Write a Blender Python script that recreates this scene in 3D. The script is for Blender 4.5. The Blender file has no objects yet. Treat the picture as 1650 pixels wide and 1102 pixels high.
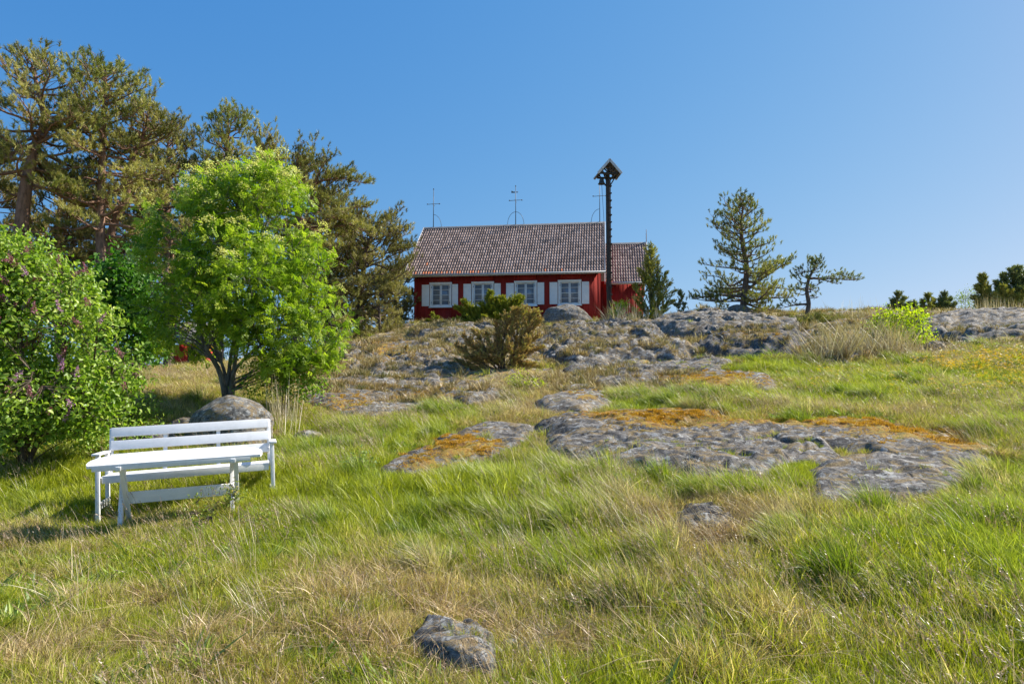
import bpy, bmesh, math, random
import numpy as np
from mathutils import Vector, Matrix, Euler

R = math.radians
scene = bpy.context.scene
col = scene.collection

# ------------------------------------------------------------------ camera
F = 1100.0                       # focal length in photo pixels (1650 wide)
CAMZ = 1.65
PITCH = math.atan(59 / F)
cam_d = bpy.data.cameras.new("camera")
cam_d.sensor_width = 36.0
cam_d.lens = 36.0 * F / 1650.0
cam_d.clip_start = 0.05
cam_d.clip_end = 6000
cam = bpy.data.objects.new("camera", cam_d)
cam.location = (0, 0, CAMZ)
cam.rotation_euler = (R(90) + PITCH, 0, 0)
col.objects.link(cam)
scene.camera = cam

# ------------------------------------------------------------------ sky + sun
SUN_EL = 41.0
SUN_AZ = 20.0                    # degrees from +X towards +Y
world = bpy.data.worlds.new("World")
scene.world = world
world.use_nodes = True
wn = world.node_tree
wn.nodes.clear()
wo = wn.nodes.new("ShaderNodeOutputWorld")
wb = wn.nodes.new("ShaderNodeBackground")
ws = wn.nodes.new("ShaderNodeTexSky")
ws.sky_type = 'NISHITA'
ws.sun_disc = False
ws.sun_elevation = R(SUN_EL)
ws.sun_rotation = R(90 - SUN_AZ)
ws.air_density = 1.0
ws.dust_density = 0.25
ws.ozone_density = 2.2
ws.altitude = 0
wb.inputs['Strength'].default_value = 0.15
EXPO = 1.05
# the clear polarised blue of this sky: look a little above the horizon band, then grade each channel
wtc = wn.nodes.new("ShaderNodeTexCoord"); wmp = wn.nodes.new("ShaderNodeMapping")
wmp.inputs['Location'].default_value = (0, 0, .15)
wn.links.new(wtc.outputs['Generated'], wmp.inputs[0]); wn.links.new(wmp.outputs[0], ws.inputs[0])
wsep = wn.nodes.new("ShaderNodeSeparateColor"); wcom = wn.nodes.new("ShaderNodeCombineColor")
wn.links.new(ws.outputs[0], wsep.inputs[0])
for ch, (g_, a_) in enumerate(((1.55, 1.58), (.80, .84), (.34, .83))):
    m1 = wn.nodes.new("ShaderNodeMath"); m1.operation = 'MULTIPLY'; m1.inputs[1].default_value = .15
    m2 = wn.nodes.new("ShaderNodeMath"); m2.operation = 'POWER'; m2.inputs[1].default_value = g_
    m3 = wn.nodes.new("ShaderNodeMath"); m3.operation = 'MULTIPLY'; m3.inputs[1].default_value = a_ / .15 / 2 ** EXPO * 1.06
    wn.links.new(wsep.outputs[ch], m1.inputs[0]); wn.links.new(m1.outputs[0], m2.inputs[0]); wn.links.new(m2.outputs[0], m3.inputs[0]); wn.links.new(m3.outputs[0], wcom.inputs[ch])
wn.links.new(wcom.outputs[0], wb.inputs[0])
wn.links.new(wb.outputs[0], wo.inputs[0])

sl = bpy.data.lights.new("sun", 'SUN')
sl.energy = 4.4
sl.angle = R(0.5)
sl.color = (1.0, 0.94, 0.84)
so = bpy.data.objects.new("sun", sl)
sd = Vector((math.cos(R(SUN_EL)) * math.cos(R(SUN_AZ)), math.cos(R(SUN_EL)) * math.sin(R(SUN_AZ)), math.sin(R(SUN_EL))))
so.rotation_euler = sd.to_track_quat('Z', 'Y').to_euler()
so.location = sd * 60
col.objects.link(so)

scene.view_settings.view_transform = 'Standard'
scene.view_settings.look = 'None'
scene.view_settings.exposure = EXPO
scene.view_settings.gamma = 1.0
scene.cycles.max_bounces = 5
scene.cycles.diffuse_bounces = 3
scene.cycles.glossy_bounces = 2
scene.cycles.transmission_bounces = 3
scene.cycles.transparent_max_bounces = 4
scene.cycles.use_adaptive_sampling = True
scene.cycles.adaptive_threshold = 0.012
scene.cycles.use_denoising = True
scene.cycles.denoising_prefilter = 'ACCURATE'

# ------------------------------------------------------------------ helpers
rng = np.random.default_rng(7)

def P(px, py, Y):
    """world point that stands at depth Y on the sight line of photo pixel (px,py)"""
    u = (px - 825.0) / F
    v = (551.0 - py) / F
    dy = math.cos(PITCH) - v * math.sin(PITCH)
    dz = math.sin(PITCH) + v * math.cos(PITCH)
    s = Y / dy
    return np.array([u * s, Y, CAMZ + dz * s])

def to_px(x, y, z):
    dz = z - CAMZ
    c, s = math.cos(PITCH), math.sin(PITCH)
    w = np.maximum(y * c + dz * s, 0.01)
    v = -y * s + dz * c
    return 825 + F * x / w, 551 - F * v / w

def tag(o, label=None, cat=None, group=None, kind=None):
    if label: o["label"] = label
    if cat: o["category"] = cat
    if group: o["group"] = group
    if kind: o["kind"] = kind
    return o

def empty(name, loc, rot=(0, 0, 0)):
    o = bpy.data.objects.new(name, None)
    o.location = Vector(loc)
    o.rotation_euler = rot
    o.empty_display_size = 0.2
    col.objects.link(o)
    return o

def mesh_obj(name, V, faces, mat=None, parent=None, attrs=None, smooth=False):
    """faces: list of int arrays (M,k)"""
    V = np.asarray(V, dtype=np.float32)
    faces = [np.asarray(f, dtype=np.int32) for f in (faces if isinstance(faces, list) else [faces]) if len(f)]
    me = bpy.data.meshes.new(name)
    me.vertices.add(len(V))
    me.vertices.foreach_set("co", V.ravel())
    nl = sum(f.size for f in faces)
    npoly = sum(len(f) for f in faces)
    me.loops.add(nl)
    me.polygons.add(npoly)
    if nl:
        me.loops.foreach_set("vertex_index", np.concatenate([f.ravel() for f in faces]))
        tot = np.concatenate([np.full(len(f), f.shape[1], dtype=np.int32) for f in faces])
        st = np.concatenate([[0], np.cumsum(tot)[:-1]]).astype(np.int32)
        me.polygons.foreach_set("loop_start", st)
        me.polygons.foreach_set("loop_total", tot)
        if smooth:
            me.polygons.foreach_set("use_smooth", np.ones(npoly, dtype=bool))
    for k, a in (attrs or {}).items():
        a = np.asarray(a)
        if a.ndim == 2:
            at = me.attributes.new(k, 'FLOAT_VECTOR', 'POINT')
            at.data.foreach_set("vector", a.astype(np.float32).ravel())
        elif a.dtype.kind == 'i':
            at = me.attributes.new(k, 'INT', 'POINT')
            at.data.foreach_set("value", a.astype(np.int32))
        else:
            at = me.attributes.new(k, 'FLOAT', 'POINT')
            at.data.foreach_set("value", a.astype(np.float32))
    me.update(calc_edges=True)
    me.validate()
    if mat: me.materials.append(mat)
    o = bpy.data.objects.new(name, me)
    col.objects.link(o)
    if parent: o.parent = parent
    return o

class MB:
    """collects pieces of ONE mesh"""
    def __init__(s):
        s.V = []; s.F = {}; s.n = 0; s.A = []
    def add(s, V, F, a=0.5):
        V = np.asarray(V, dtype=float); F = np.asarray(F, dtype=int)
        s.V.append(V)
        s.F.setdefault(F.shape[1], []).append(F + s.n)
        s.A.append(np.broadcast_to(np.asarray(a, dtype=float), (len(V),)))
        s.n += len(V)
    def box(s, c, size, rot=None, bevel=0.0, a=0.5):
        sx, sy, sz = [q / 2 for q in size]
        b = min(bevel, sx * .45, sy * .45, sz * .45)
        M = np.array(rot if rot is not None else np.eye(3))
        if b <= 0:
            V = np.array([[x, y, z] for z in (-sz, sz) for y in (-sy, sy) for x in (-sx, sx)])
            Fq = np.array([[0, 2, 3, 1], [4, 5, 7, 6], [0, 1, 5, 4], [2, 6, 7, 3], [0, 4, 6, 2], [1, 3, 7, 5]])
            s.add(V @ M.T + np.array(c), Fq, a); return
        bm = bmesh.new()
        bmesh.ops.create_cube(bm, size=1)
        for v in bm.verts: v.co = Vector((v.co.x * 2 * sx, v.co.y * 2 * sy, v.co.z * 2 * sz))
        bmesh.ops.bevel(bm, geom=bm.edges[:], offset=b, segments=2, profile=.6, affect='EDGES')
        s.bm(bm, M, c, a)
    def bm(s, bm, M, c, a=0.5):
        bm.verts.index_update()
        V = np.array([v.co[:] for v in bm.verts])
        by = {}
        for f in bm.faces: by.setdefault(len(f.verts), []).append([v.index for v in f.verts])
        V = V @ np.array(M).T + np.array(c)
        s.V.append(V)
        for k, f in by.items(): s.F.setdefault(k, []).append(np.array(f) + s.n)
        s.A.append(np.full(len(V), a))
        s.n += len(V)
        bm.free()
    def beam(s, p0, p1, w, h, up=(0, 0, 1), bevel=0.0, a=0.5):
        p0 = np.array(p0, float); p1 = np.array(p1, float)
        d = p1 - p0; L = np.linalg.norm(d); x = d / L
        u = np.array(up, float); y = np.cross(u, x); y /= np.linalg.norm(y); z = np.cross(x, y)
        s.box((p0 + p1) / 2, (L, w, h), np.stack([x, y, z], 1), bevel, a)
    def tube(s, pts, rad, sides=8, a=0.5, cap=True):
        pts = np.asarray(pts, float); n = len(pts)
        rad = np.broadcast_to(np.asarray(rad, float), (n,))
        t = np.gradient(pts, axis=0); t /= np.linalg.norm(t, axis=1)[:, None] + 1e-9
        ref = np.array([0, 0, 1.0]) if abs(t[0, 2]) < .8 else np.array([1.0, 0, 0])
        u = np.cross(t[0], ref); u /= np.linalg.norm(u)
        V = []
        th = np.linspace(0, 2 * np.pi, sides, endpoint=False)
        for i in range(n):
            u = u - t[i] * np.dot(u, t[i]); u /= np.linalg.norm(u)
            w = np.cross(t[i], u)
            V.append(pts[i] + rad[i] * (np.cos(th)[:, None] * u + np.sin(th)[:, None] * w))
        V = np.concatenate(V)
        i = np.arange(n - 1)[:, None] * sides; j = np.arange(sides)[None]; j2 = (j + 1) % sides
        Fq = np.stack([i + j, i + j2, i + sides + j2, i + sides + j], -1).reshape(-1, 4)
        s.add(V, Fq, a)
        if cap:
            s.F.setdefault(sides, []).append(np.array([list(range(sides))[::-1], [(n - 1) * sides + k for k in range(sides)]]) + s.n - len(V))
    def segs(s, p0, p1, r0, r1, a=0.5):
        """many thin 3-sided sticks at once"""
        p0 = np.asarray(p0, float); p1 = np.asarray(p1, float); n = len(p0)
        if n == 0: return
        d = p1 - p0; d /= np.linalg.norm(d, axis=1)[:, None] + 1e-9
        ref = np.where(np.abs(d[:, 2:3]) < .8, np.array([[0, 0, 1.0]]), np.array([[1.0, 0, 0]]))
        u = np.cross(d, ref); u /= np.linalg.norm(u, axis=1)[:, None] + 1e-9
        w = np.cross(d, u)
        r0 = np.broadcast_to(np.asarray(r0, float), (n,)); r1 = np.broadcast_to(np.asarray(r1, float), (n,))
        V = np.zeros((n, 6, 3))
        for k in range(3):
            dirk = math.cos(k * 2.0944) * u + math.sin(k * 2.0944) * w
            V[:, k] = p0 + dirk * r0[:, None]; V[:, 3 + k] = p1 + dirk * r1[:, None]
        b = np.arange(n)[:, None, None] * 6
        Fq = (b + np.array([[0, 1, 4, 3], [1, 2, 5, 4], [2, 0, 3, 5]])[None]).reshape(-1, 4)
        s.add(V.reshape(-1, 3), Fq, a)
    def build(s, name, mat, parent=None, smooth=False):
        return mesh_obj(name, np.concatenate(s.V), [np.concatenate(f) for f in s.F.values()], mat, parent,
                        {"tint": np.concatenate(s.A)}, smooth)

# ------------------------------------------------------------------ numpy noise
def _h(ix, iy, seed):
    n = (ix.astype(np.int64) * 374761393 + iy.astype(np.int64) * 668265263 + seed * 1442695041) & 0xffffffff
    n = ((n ^ (n >> 13)) * 1274126177) & 0xffffffff
    n = (n ^ (n >> 16)) & 0xffffff
    return n / float(0xffffff)
def vnoise(x, y, seed=0):
    x = np.asarray(x, float); y = np.asarray(y, float)
    ix = np.floor(x); iy = np.floor(y); fx = x - ix; fy = y - iy
    fx = fx * fx * (3 - 2 * fx); fy = fy * fy * (3 - 2 * fy)
    a = _h(ix, iy, seed); b = _h(ix + 1, iy, seed); c = _h(ix, iy + 1, seed); d = _h(ix + 1, iy + 1, seed)
    return (a + (b - a) * fx) * (1 - fy) + (c + (d - c) * fx) * fy
def fbm(x, y, seed=0, octv=4):
    s = 0; amp = .5; tot = 0
    for k in range(octv):
        s = s + amp * vnoise(x * 2 ** k + 17.3 * k, y * 2 ** k - 9.1 * k, seed + k); tot += amp; amp *= .5
    return s / tot
def sstep(a, b, x):
    t = np.clip((x - a) / (b - a), 0, 1); return t * t * (3 - 2 * t)

# ------------------------------------------------------------------ node helpers
def nodes(mat):
    mat.use_nodes = True
    nt = mat.node_tree; nt.nodes.clear()
    return nt
class NT:
    def __init__(s, name):
        s.mat = bpy.data.materials.new(name); s.nt = nodes(s.mat); s.N = s.nt.nodes; s.L = s.nt.links
        s.out = s.N.new("ShaderNodeOutputMaterial")
    def n(s, t, **kw):
        nd = s.N.new(t)
        for k, v in kw.items(): setattr(nd, k, v)
        return nd
    def link(s, a, b): s.L.new(a, b)
    def setin(s, nd, key, v):
        if isinstance(v, bpy.types.NodeSocket): s.L.new(v, nd.inputs[key])
        else: nd.inputs[key].default_value = v
    def coord(s, which='Object', scale=(1, 1, 1), loc=(0, 0, 0), rot=(0, 0, 0)):
        tc = s.n("ShaderNodeTexCoord"); mp = s.n("ShaderNodeMapping")
        mp.inputs['Scale'].default_value = scale; mp.inputs['Location'].default_value = loc; mp.inputs['Rotation'].default_value = rot
        s.link(tc.outputs[which], mp.inputs[0]); return mp.outputs[0]
    def noise(s, vec, scale, detail=5, rough=.6, dist=0.0):
        nd = s.n("ShaderNodeTexNoise"); s.setin(nd, 'Vector', vec); s.setin(nd, 'Scale', scale)
        s.setin(nd, 'Detail', detail); s.setin(nd, 'Roughness', rough); s.setin(nd, 'Distortion', dist); return nd.outputs[0]
    def vor(s, vec, scale, feature='F1', out='Distance'):
        nd = s.n("ShaderNodeTexVoronoi", feature=feature); s.setin(nd, 'Vector', vec); s.setin(nd, 'Scale', scale); return nd.outputs[out]
    def ramp(s, fac, stops, interp='LINEAR'):
        nd = s.n("ShaderNodeValToRGB"); cr = nd.color_ramp; cr.interpolation = interp
        while len(cr.elements) < len(stops): cr.elements.new(.5)
        for e, (p, c) in zip(cr.elements, stops):
            e.position = p; e.color = (c if len(c) == 4 else (*c, 1)) if not isinstance(c, (int, float)) else (c, c, c, 1)
        s.setin(nd, 'Fac', fac); return nd.outputs[0]
    def mix(s, fac, a, b, mode='MIX'):
        nd = s.n("ShaderNodeMix", data_type='RGBA', blend_type=mode)
        for k, v in ((0, fac), (6, a), (7, b)):
            if isinstance(v, bpy.types.NodeSocket): s.L.new(v, nd.inputs[k])
            else: nd.inputs[k].default_value = v if k == 0 else ((*v, 1) if len(v) == 3 else v)
        return nd.outputs[2]
    def math(s, op, a, b=0.0, clamp=False):
        nd = s.n("ShaderNodeMath", operation=op, use_clamp=clamp)
        s.setin(nd, 0, a); s.setin(nd, 1, b); return nd.outputs[0]
    def attr(s, name, typ='GEOMETRY', out='Fac'):
        nd = s.n("ShaderNodeAttribute", attribute_name=name, attribute_type=typ); return nd.outputs[out]
    def bump(s, h, strength=.5, dist=.02, normal=None):
        nd = s.n("ShaderNodeBump"); s.setin(nd, 'Height', h); s.setin(nd, 'Strength', strength); s.setin(nd, 'Distance', dist)
        if normal: s.link(normal, nd.inputs['Normal'])
        return nd.outputs[0]
    def bsdf(s, color, rough=.8, normal=None, spec=.3, **kw):
        nd = s.n("ShaderNodeBsdfPrincipled"); s.setin(nd, 'Base Color', color if isinstance(color, bpy.types.NodeSocket) else (*color, 1))
        s.setin(nd, 'Roughness', rough); s.setin(nd, 'Specular IOR Level', spec)
        for k, v in kw.items(): s.setin(nd, k.replace('_', ' '), v)
        if normal: s.link(normal, nd.inputs['Normal'])
        return nd.outputs[0]
    def done(s, sh):
        s.link(sh, s.out.inputs[0]); return s.mat
# ------------------------------------------------------------------ materials
def m_rock(name, base=((.10, .10, .105), (.30, .295, .29)), lichen=.5, moss=True, scale=1.0, dark=.5):
    t = NT(name)
    co = t.coord('Object', (1, 1, 1))
    n1 = t.noise(co, 1.6 * scale, 8, .65, .3)
    n2 = t.noise(co, 10 * scale, 8, .78, .6)
    n3 = t.noise(co, 60 * scale, 3, .6)
    c = t.ramp(n1, [(.3, base[0]), (.52, tuple((a + b) / 2 for a, b in zip(*base))), (.75, base[1])])
    spk = t.ramp(n2, [(.38, (.16, .16, .17)), (.455, (.62, .62, .62)), (.50, (1.05, 1.05, 1.05)), (.60, (1.25, 1.24, 1.2)), (.68, (1.6, 1.58, 1.5))])
    nbr = t.noise(t.coord('Object', (1, 1.6, 1), (5.1, 2.7, 0)), 3.2 * scale, 8, .78, 1.0)
    c = t.mix(1.0, c, spk, 'MULTIPLY')
    # black crust patches and pale lichen rosettes
    nb = t.noise(t.coord('Object', (1, 1, 1.6), (3.1, 1.7, 0)), 5 * scale, 7, .75, .8)
    c = t.mix(t.ramp(nb, [(.50, 0), (.535, dark)]), c, (.045, .042, .04))
    nl = t.noise(t.coord('Object', (1, 1, 1), (9.1, 4.7, 2)), 7 * scale, 8, .8, .4)
    c = t.mix(t.ramp(nl, [(.54, 0), (.58, lichen)]), c, (.46, .46, .43))
    c = t.mix(t.ramp(nbr, [(.515, 0), (.56, .85)]), c, t.mix(t.ramp(n3, [(.4, 0), (.6, 1)]), (.13, .085, .04), (.30, .22, .10)))
    cr = t.vor(t.mix(.25, co, t.n("ShaderNodeTexNoise").outputs[1]), .9 * scale, 'DISTANCE_TO_EDGE')
    crm = t.math('MULTIPLY', t.ramp(cr, [(.0, 1), (.018, 0)]), t.ramp(t.noise(co, .8 * scale, 3, .6), [(.5, 0), (.6, .8)]))
    c = t.mix(crm, c, (.03, .028, .025))
    hh = t.math('ADD', t.math('MULTIPLY', n2, .6), t.math('MULTIPLY', n3, .25))
    hh = t.math('SUBTRACT', hh, t.math('MULTIPLY', crm, .5))
    rough = .85
    if moss:
        mk = t.attr('moss')
        nm = t.noise(co, 4.5, 6, .75, .5)
        nm2 = t.noise(co, 17, 5, .7)
        mm = t.math('ADD', t.math('ADD', mk, t.math('MULTIPLY', t.math('SUBTRACT', nm, .5), 1.8)), t.math('MULTIPLY', t.math('SUBTRACT', nm2, .5), 1.2))
        mfac = t.ramp(mm, [(.46, 0), (.54, 1)])
        nmc = t.noise(co, 9, 5, .7)
        mc = t.ramp(nmc, [(.28, (.14, .07, .035)), (.42, (.33, .17, .045)), (.52, (.48, .29, .04)), (.62, (.34, .29, .09)), (.72, (.20, .12, .06))])
        mc = t.mix(t.ramp(t.noise(co, 70, 3, .7), [(.4, .55), (.6, 0)]), mc, (.12, .075, .03))
        c = t.mix(mfac, c, mc)
        hh = t.math('ADD', hh, t.math('MULTIPLY', mfac, .5))
        hh = t.math('ADD', hh, t.math('MULTIPLY', t.math('MULTIPLY', mfac, t.noise(co, 45, 4, .8)), 1.2))
    return t.done(t.bsdf(c, rough, t.bump(hh, .9, .026 / max(scale, .5)), .2))

def m_ground():
    t = NT("ground_soil")
    co = t.coord('Object')
    n1 = t.noise(co, .9, 6, .65); n2 = t.noise(co, 8, 6, .7); n3 = t.noise(co, 50, 4, .75)
    green = t.ramp(n2, [(.3, (.07, .085, .02)), (.5, (.12, .14, .03)), (.7, (.19, .17, .06))])
    thatch = t.ramp(n3, [(.3, (.10, .065, .035)), (.5, (.24, .17, .085)), (.72, (.42, .32, .18))])
    c = t.mix(t.ramp(n1, [(.4, .35), (.62, .95)]), green, thatch)
    # hillside heath: moss, lichen, bare rock showing between
    hm = t.attr('heath')
    nh = t.noise(co, 2.2, 8, .72, .6)
    hc = t.ramp(nh, [(.30, (.10, .10, .10)), (.37, (.34, .32, .30)), (.43, (.40, .38, .35)), (.46, (.20, .115, .06)), (.51, (.46, .38, .22)), (.56, (.33, .29, .12)), (.61, (.46, .26, .07)), (.66, (.42, .40, .30)), (.74, (.22, .14, .08))])
    hc = t.mix(t.ramp(n3, [(.35, .6), (.55, 0)]), hc, (.07, .055, .04))
    mixf = t.math('ADD', hm, t.math('MULTIPLY', t.math('SUBTRACT', n1, .5), .9))
    c = t.mix(t.ramp(mixf, [(.42, 0), (.58, 1)]), c, hc)
    mo = t.attr('moss')
    mm = t.math('ADD', mo, t.math('MULTIPLY', t.math('SUBTRACT', n2, .5), 1.2))
    mc = t.ramp(t.noise(co, 12, 5, .7), [(.3, (.20, .09, .03)), (.48, (.42, .21, .035)), (.66, (.46, .30, .05))])
    c = t.mix(t.ramp(mm, [(.45, 0), (.55, .95)]), c, mc)
    far = t.attr('far')
    c = t.mix(far, c, t.ramp(n1, [(.4, (.05, .09, .02)), (.6, (.10, .13, .03))]))
    h = t.math('ADD', t.math('MULTIPLY', n2, .7), t.math('MULTIPLY', n3, .5))
    return t.done(t.bsdf(c, .95, t.bump(h, 1.0, .05), .1))

def leafy_shader(t, color, transl=.4, rough=.5, spec=.25, tcol=None):
    pr = t.bsdf(color, rough, None, spec)
    tr = t.n("ShaderNodeBsdfTranslucent")
    tc = tcol if tcol is not None else t.mix(1.0, color, (1.25, 1.35, .6), 'MULTIPLY')
    t.link(tc, tr.inputs[0])
    mx = t.n("ShaderNodeMixShader"); mx.inputs[0].default_value = transl
    t.link(pr, mx.inputs[1]); t.link(tr.outputs[0], mx.inputs[2])
    return t.done(mx.outputs[0])

def m_leaf(name, c0, c1, c2=None, transl=.45, nscale=1.2, rough=.45, spec=.3):
    t = NT(name)
    tint = t.attr('tint')
    nn = t.noise(t.coord('Object'), nscale, 3, .6)
    f = t.math('ADD', t.math('MULTIPLY', tint, .6), t.math('MULTIPLY', nn, .5))
    st = [(.2, c0), (.75, c1)] if c2 is None else [(.2, c0), (.55, c1), (.85, c2)]
    return leafy_shader(t, t.ramp(f, st), transl, rough, spec)

def m_blade(name, green, dry, transl=.4):
    """grass: instance attribute 'dry' picks between a green and a straw ramp"""
    t = NT(name)
    dry_i = t.attr('dry', 'INSTANCER'); v_i = t.attr('vari', 'INSTANCER'); b = t.attr('tint')
    g = t.ramp(t.math('ADD', t.math('MULTIPLY', v_i, .6), t.math('MULTIPLY', b, .4)), green)
    d = t.ramp(t.math('ADD', t.math('MULTIPLY', v_i, .4), t.math('MULTIPLY', b, .6)), dry)
    f = t.math('ADD', dry_i, t.math('MULTIPLY', t.math('SUBTRACT', t.attr('tin2'), .5), .9))
    c = t.mix(t.ramp(f, [(.42, 0), (.62, 1)]), g, d)
    c = t.mix(1.0, c, t.ramp(b, [(0, (.50, .50, .55)), (.45, (.95, .95, .95)), (.85, (1.25, 1.22, 1.2)), (1, (1.7, 1.65, 1.9))]), 'MULTIPLY')
    return leafy_shader(t, c, transl, .42, .5, t.mix(1.0, c, (1.15, 1.2, .6), 'MULTIPLY'))

def m_bark(name, c0, c1, c2=None, z0=3, z1=7, sc=(1, 1, .25)):
    t = NT(name)
    co = t.coord('Object', sc)
    n = t.noise(co, 12, 6, .7, .3); n2 = t.noise(co, 50, 4, .7)
    lo = t.ramp(n, [(.3, tuple(q * .35 for q in c0)), (.5, c0), (.7, c1)])
    if c2:
        geo = t.n("ShaderNodeTexCoord"); sp = t.n("ShaderNodeSeparateXYZ"); t.link(geo.outputs['Object'], sp.inputs[0])
        f = t.n("ShaderNodeMapRange"); t.link(sp.outputs[2], f.inputs[0]); f.inputs[1].default_value = z0; f.inputs[2].default_value = z1
        hi = t.ramp(n, [(.3, tuple(q * .4 for q in c2)), (.5, c2), (.7, tuple(q * 1.3 for q in c2))])
        lo = t.mix(f.outputs[0], lo, hi)
    return t.done(t.bsdf(lo, .9, t.bump(t.math('ADD', n, t.math('MULTIPLY', n2, .4)), .9, .03), .15))

def m_paint(name, c, rough=.5, dirt=.12, dcol=(.35, .36, .33), grain=(2, 60, 60), bump=.15):
    t = NT(name)
    co = t.coord('Object', grain)
    n = t.noise(co, 1.0, 5, .65); n2 = t.noise(t.coord('Object'), 5, 6, .7)
    cc = t.mix(t.ramp(n2, [(.45, 0), (.75, dirt * 2)]), c, dcol)
    cc = t.mix(t.ramp(n, [(.35, dirt * .8), (.5, 0)]), cc, tuple(q * .75 for q in c))
    return t.done(t.bsdf(cc, rough, t.bump(n, bump, .004), .35))

ROCK = m_rock("granite_rock", ((.075, .067, .060), (.25, .232, .21)), .6, dark=.8)
DARKROCK2 = m_rock("dark_speckled_granite", ((.07, .07, .07), (.22, .215, .205)), .5, False, 2.6, .7)
ROCK_P = m_rock("pale_granite", ((.11, .10, .088), (.33, .30, .265)), .55, True, 1.0, .6)
BOULDER = m_rock("boulder_granite", ((.10, .096, .09), (.28, .268, .25)), .6, False, 1.8, .45)
DARKROCK = m_rock("dark_granite", ((.05, .05, .055), (.15, .15, .155)), .3, False, 1.8, .6)
GROUND = m_ground()
GRASS_M = m_blade("grass_blades", [(.1, (.14, .19, .012)), (.4, (.29, .35, .016)), (.7, (.41, .43, .03)), (.95, (.46, .48, .11))],
                  [(.1, (.26, .18, .07)), (.5, (.46, .36, .14)), (.9, (.62, .52, .26))])
TALL_M = m_blade("long_grass_blades", [(.1, (.10, .17, .016)), (.4, (.24, .32, .024)), (.7, (.37, .42, .055)), (.95, (.47, .50, .18))],
                 [(.1, (.30, .22, .11)), (.5, (.50, .41, .22)), (.9, (.66, .58, .38))])
MAT_M = m_blade("dead_grass_mat", [(.1, (.13, .17, .03)), (.5, (.23, .26, .05)), (.9, (.33, .34, .08))],
                [(.05, (.15, .08, .045)), (.4, (.32, .20, .10)), (.7, (.48, .35, .18)), (.95, (.60, .49, .30))], .25)
STRAW_M = m_blade("straw_stems", [(.1, (.36, .28, .15)), (.9, (.55, .46, .28))], [(.1, (.40, .31, .17)), (.5, (.56, .47, .29)), (.9, (.68, .62, .48))], .2)
MOSS_M = m_blade("moss_fuzz", [(.1, (.25, .23, .04)), (.9, (.38, .36, .06))],
                 [(.1, (.26, .12, .02)), (.45, (.52, .27, .025)), (.85, (.60, .38, .04))], .3)

# ------------------------------------------------------------------ terrain
CP = [  # photo x, photo y, depth
 (0,1102,3.55),(400,1102,3.6),(825,1102,3.6),(1250,1102,3.5),(1650,1102,3.3),
 (0,900,6.3),(190,858,7.2),(400,842,7.3),(600,850,6.95),(825,860,6.4),(1100,860,6.0),(1400,860,5.8),(1650,860,5.6),
 (0,760,9.3),(160,825,8.0),(440,800,8.2),(600,770,8.8),(825,760,8.6),(1100,762,8.0),(1400,795,7.1),(1650,790,7.0),
 (440,700,11.5),(300,700,11.0),(700,700,11.2),(900,692,10.8),(1200,690,10.2),(1500,700,9.8),(1650,700,9.4),
 (370,640,13.5),(100,640,15.0),(600,642,15.2),(800,632,15.3),(1000,630,15.0),(1240,622,14.3),(1500,622,14.3),(1650,605,15.0),
 (200,600,24),(270,590,27),(600,592,20),(800,592,20),(1000,592,19.5),(1200,587,19.0),(1400,590,17.0),(1650,560,19.5),
 (560,562,26),(700,556,25.5),(900,562,24.5),(1130,572,21.5),(1300,570,20.5),(1480,568,20.0),
 (640,532,31.5),(800,537,29),(900,529,31),(1040,530,28),(1200,520,27.5),(1300,523,26),(1400,514,26.5),(1500,514,25.5),(1650,512,25),
]
WP = [(-6,-5,-.35),(0,-5,-.2),(6,-5,.1),(-15,-5,-.5),(15,-5,.5),(15,5,.8),(-14,5,-.15),(0,1,-.02),(-18,15,.9),
 (-5.3,34.6,4.42),(4.3,33.2,4.42),(7.5,35,4.5),(0,40,4.3),(-4,40,4.1),(8,40,4.2),(13,34,4.55),(20,34,4.4),(20,26,3.8),
 (-12,34,2.5),(-10.5,30,2.35),(-9,36,2.8),(-22,30,1.6),(-22,45,1.6),(-12,48,2.1),(35,20,3.3),(32,40,3.6),(0,60,3.0),(-30,60,1.6),(30,60,3.2),(-35,20,.8)]
_cpt = [P(*c) for c in CP] + [np.array(w, float) for w in WP]
_cpt = np.array(_cpt)
def _U(r2): return .5 * r2 * np.log(r2 + 1e-9)
_ncp = len(_cpt)
_d2 = ((_cpt[:, None, :2] - _cpt[None, :, :2]) ** 2).sum(-1)
_A = np.zeros((_ncp + 3, _ncp + 3)); _A[:_ncp, :_ncp] = _U(_d2) + np.eye(_ncp) * .25
_A[:_ncp, _ncp] = 1; _A[:_ncp, _ncp + 1:] = _cpt[:, :2]; _A[_ncp, :_ncp] = 1; _A[_ncp + 1:, :_ncp] = _cpt[:, :2].T
_w = np.linalg.solve(_A, np.concatenate([_cpt[:, 2], [0, 0, 0]]))
def H0(x, y):
    x = np.asarray(x, float); y = np.asarray(y, float); sh = x.shape
    x = x.ravel(); y = y.ravel(); out = np.zeros(len(x))
    for i in range(0, len(x), 60000):
        a = x[i:i+60000]; b = y[i:i+60000]
        xc = np.clip(a, -38, 38); yc = np.clip(b, -7, 62)
        d2 = (xc[:, None] - _cpt[None, :, 0]) ** 2 + (yc[:, None] - _cpt[None, :, 1]) ** 2
        z = _U(d2) @ _w[:_ncp] + _w[_ncp] + xc * _w[_ncp + 1] + yc * _w[_ncp + 2]
        r = np.hypot(a - xc, b - yc)
        out[i:i+60000] = z + (0.3 - z) * sstep(0, 90, r)
    return out.reshape(sh)
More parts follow.
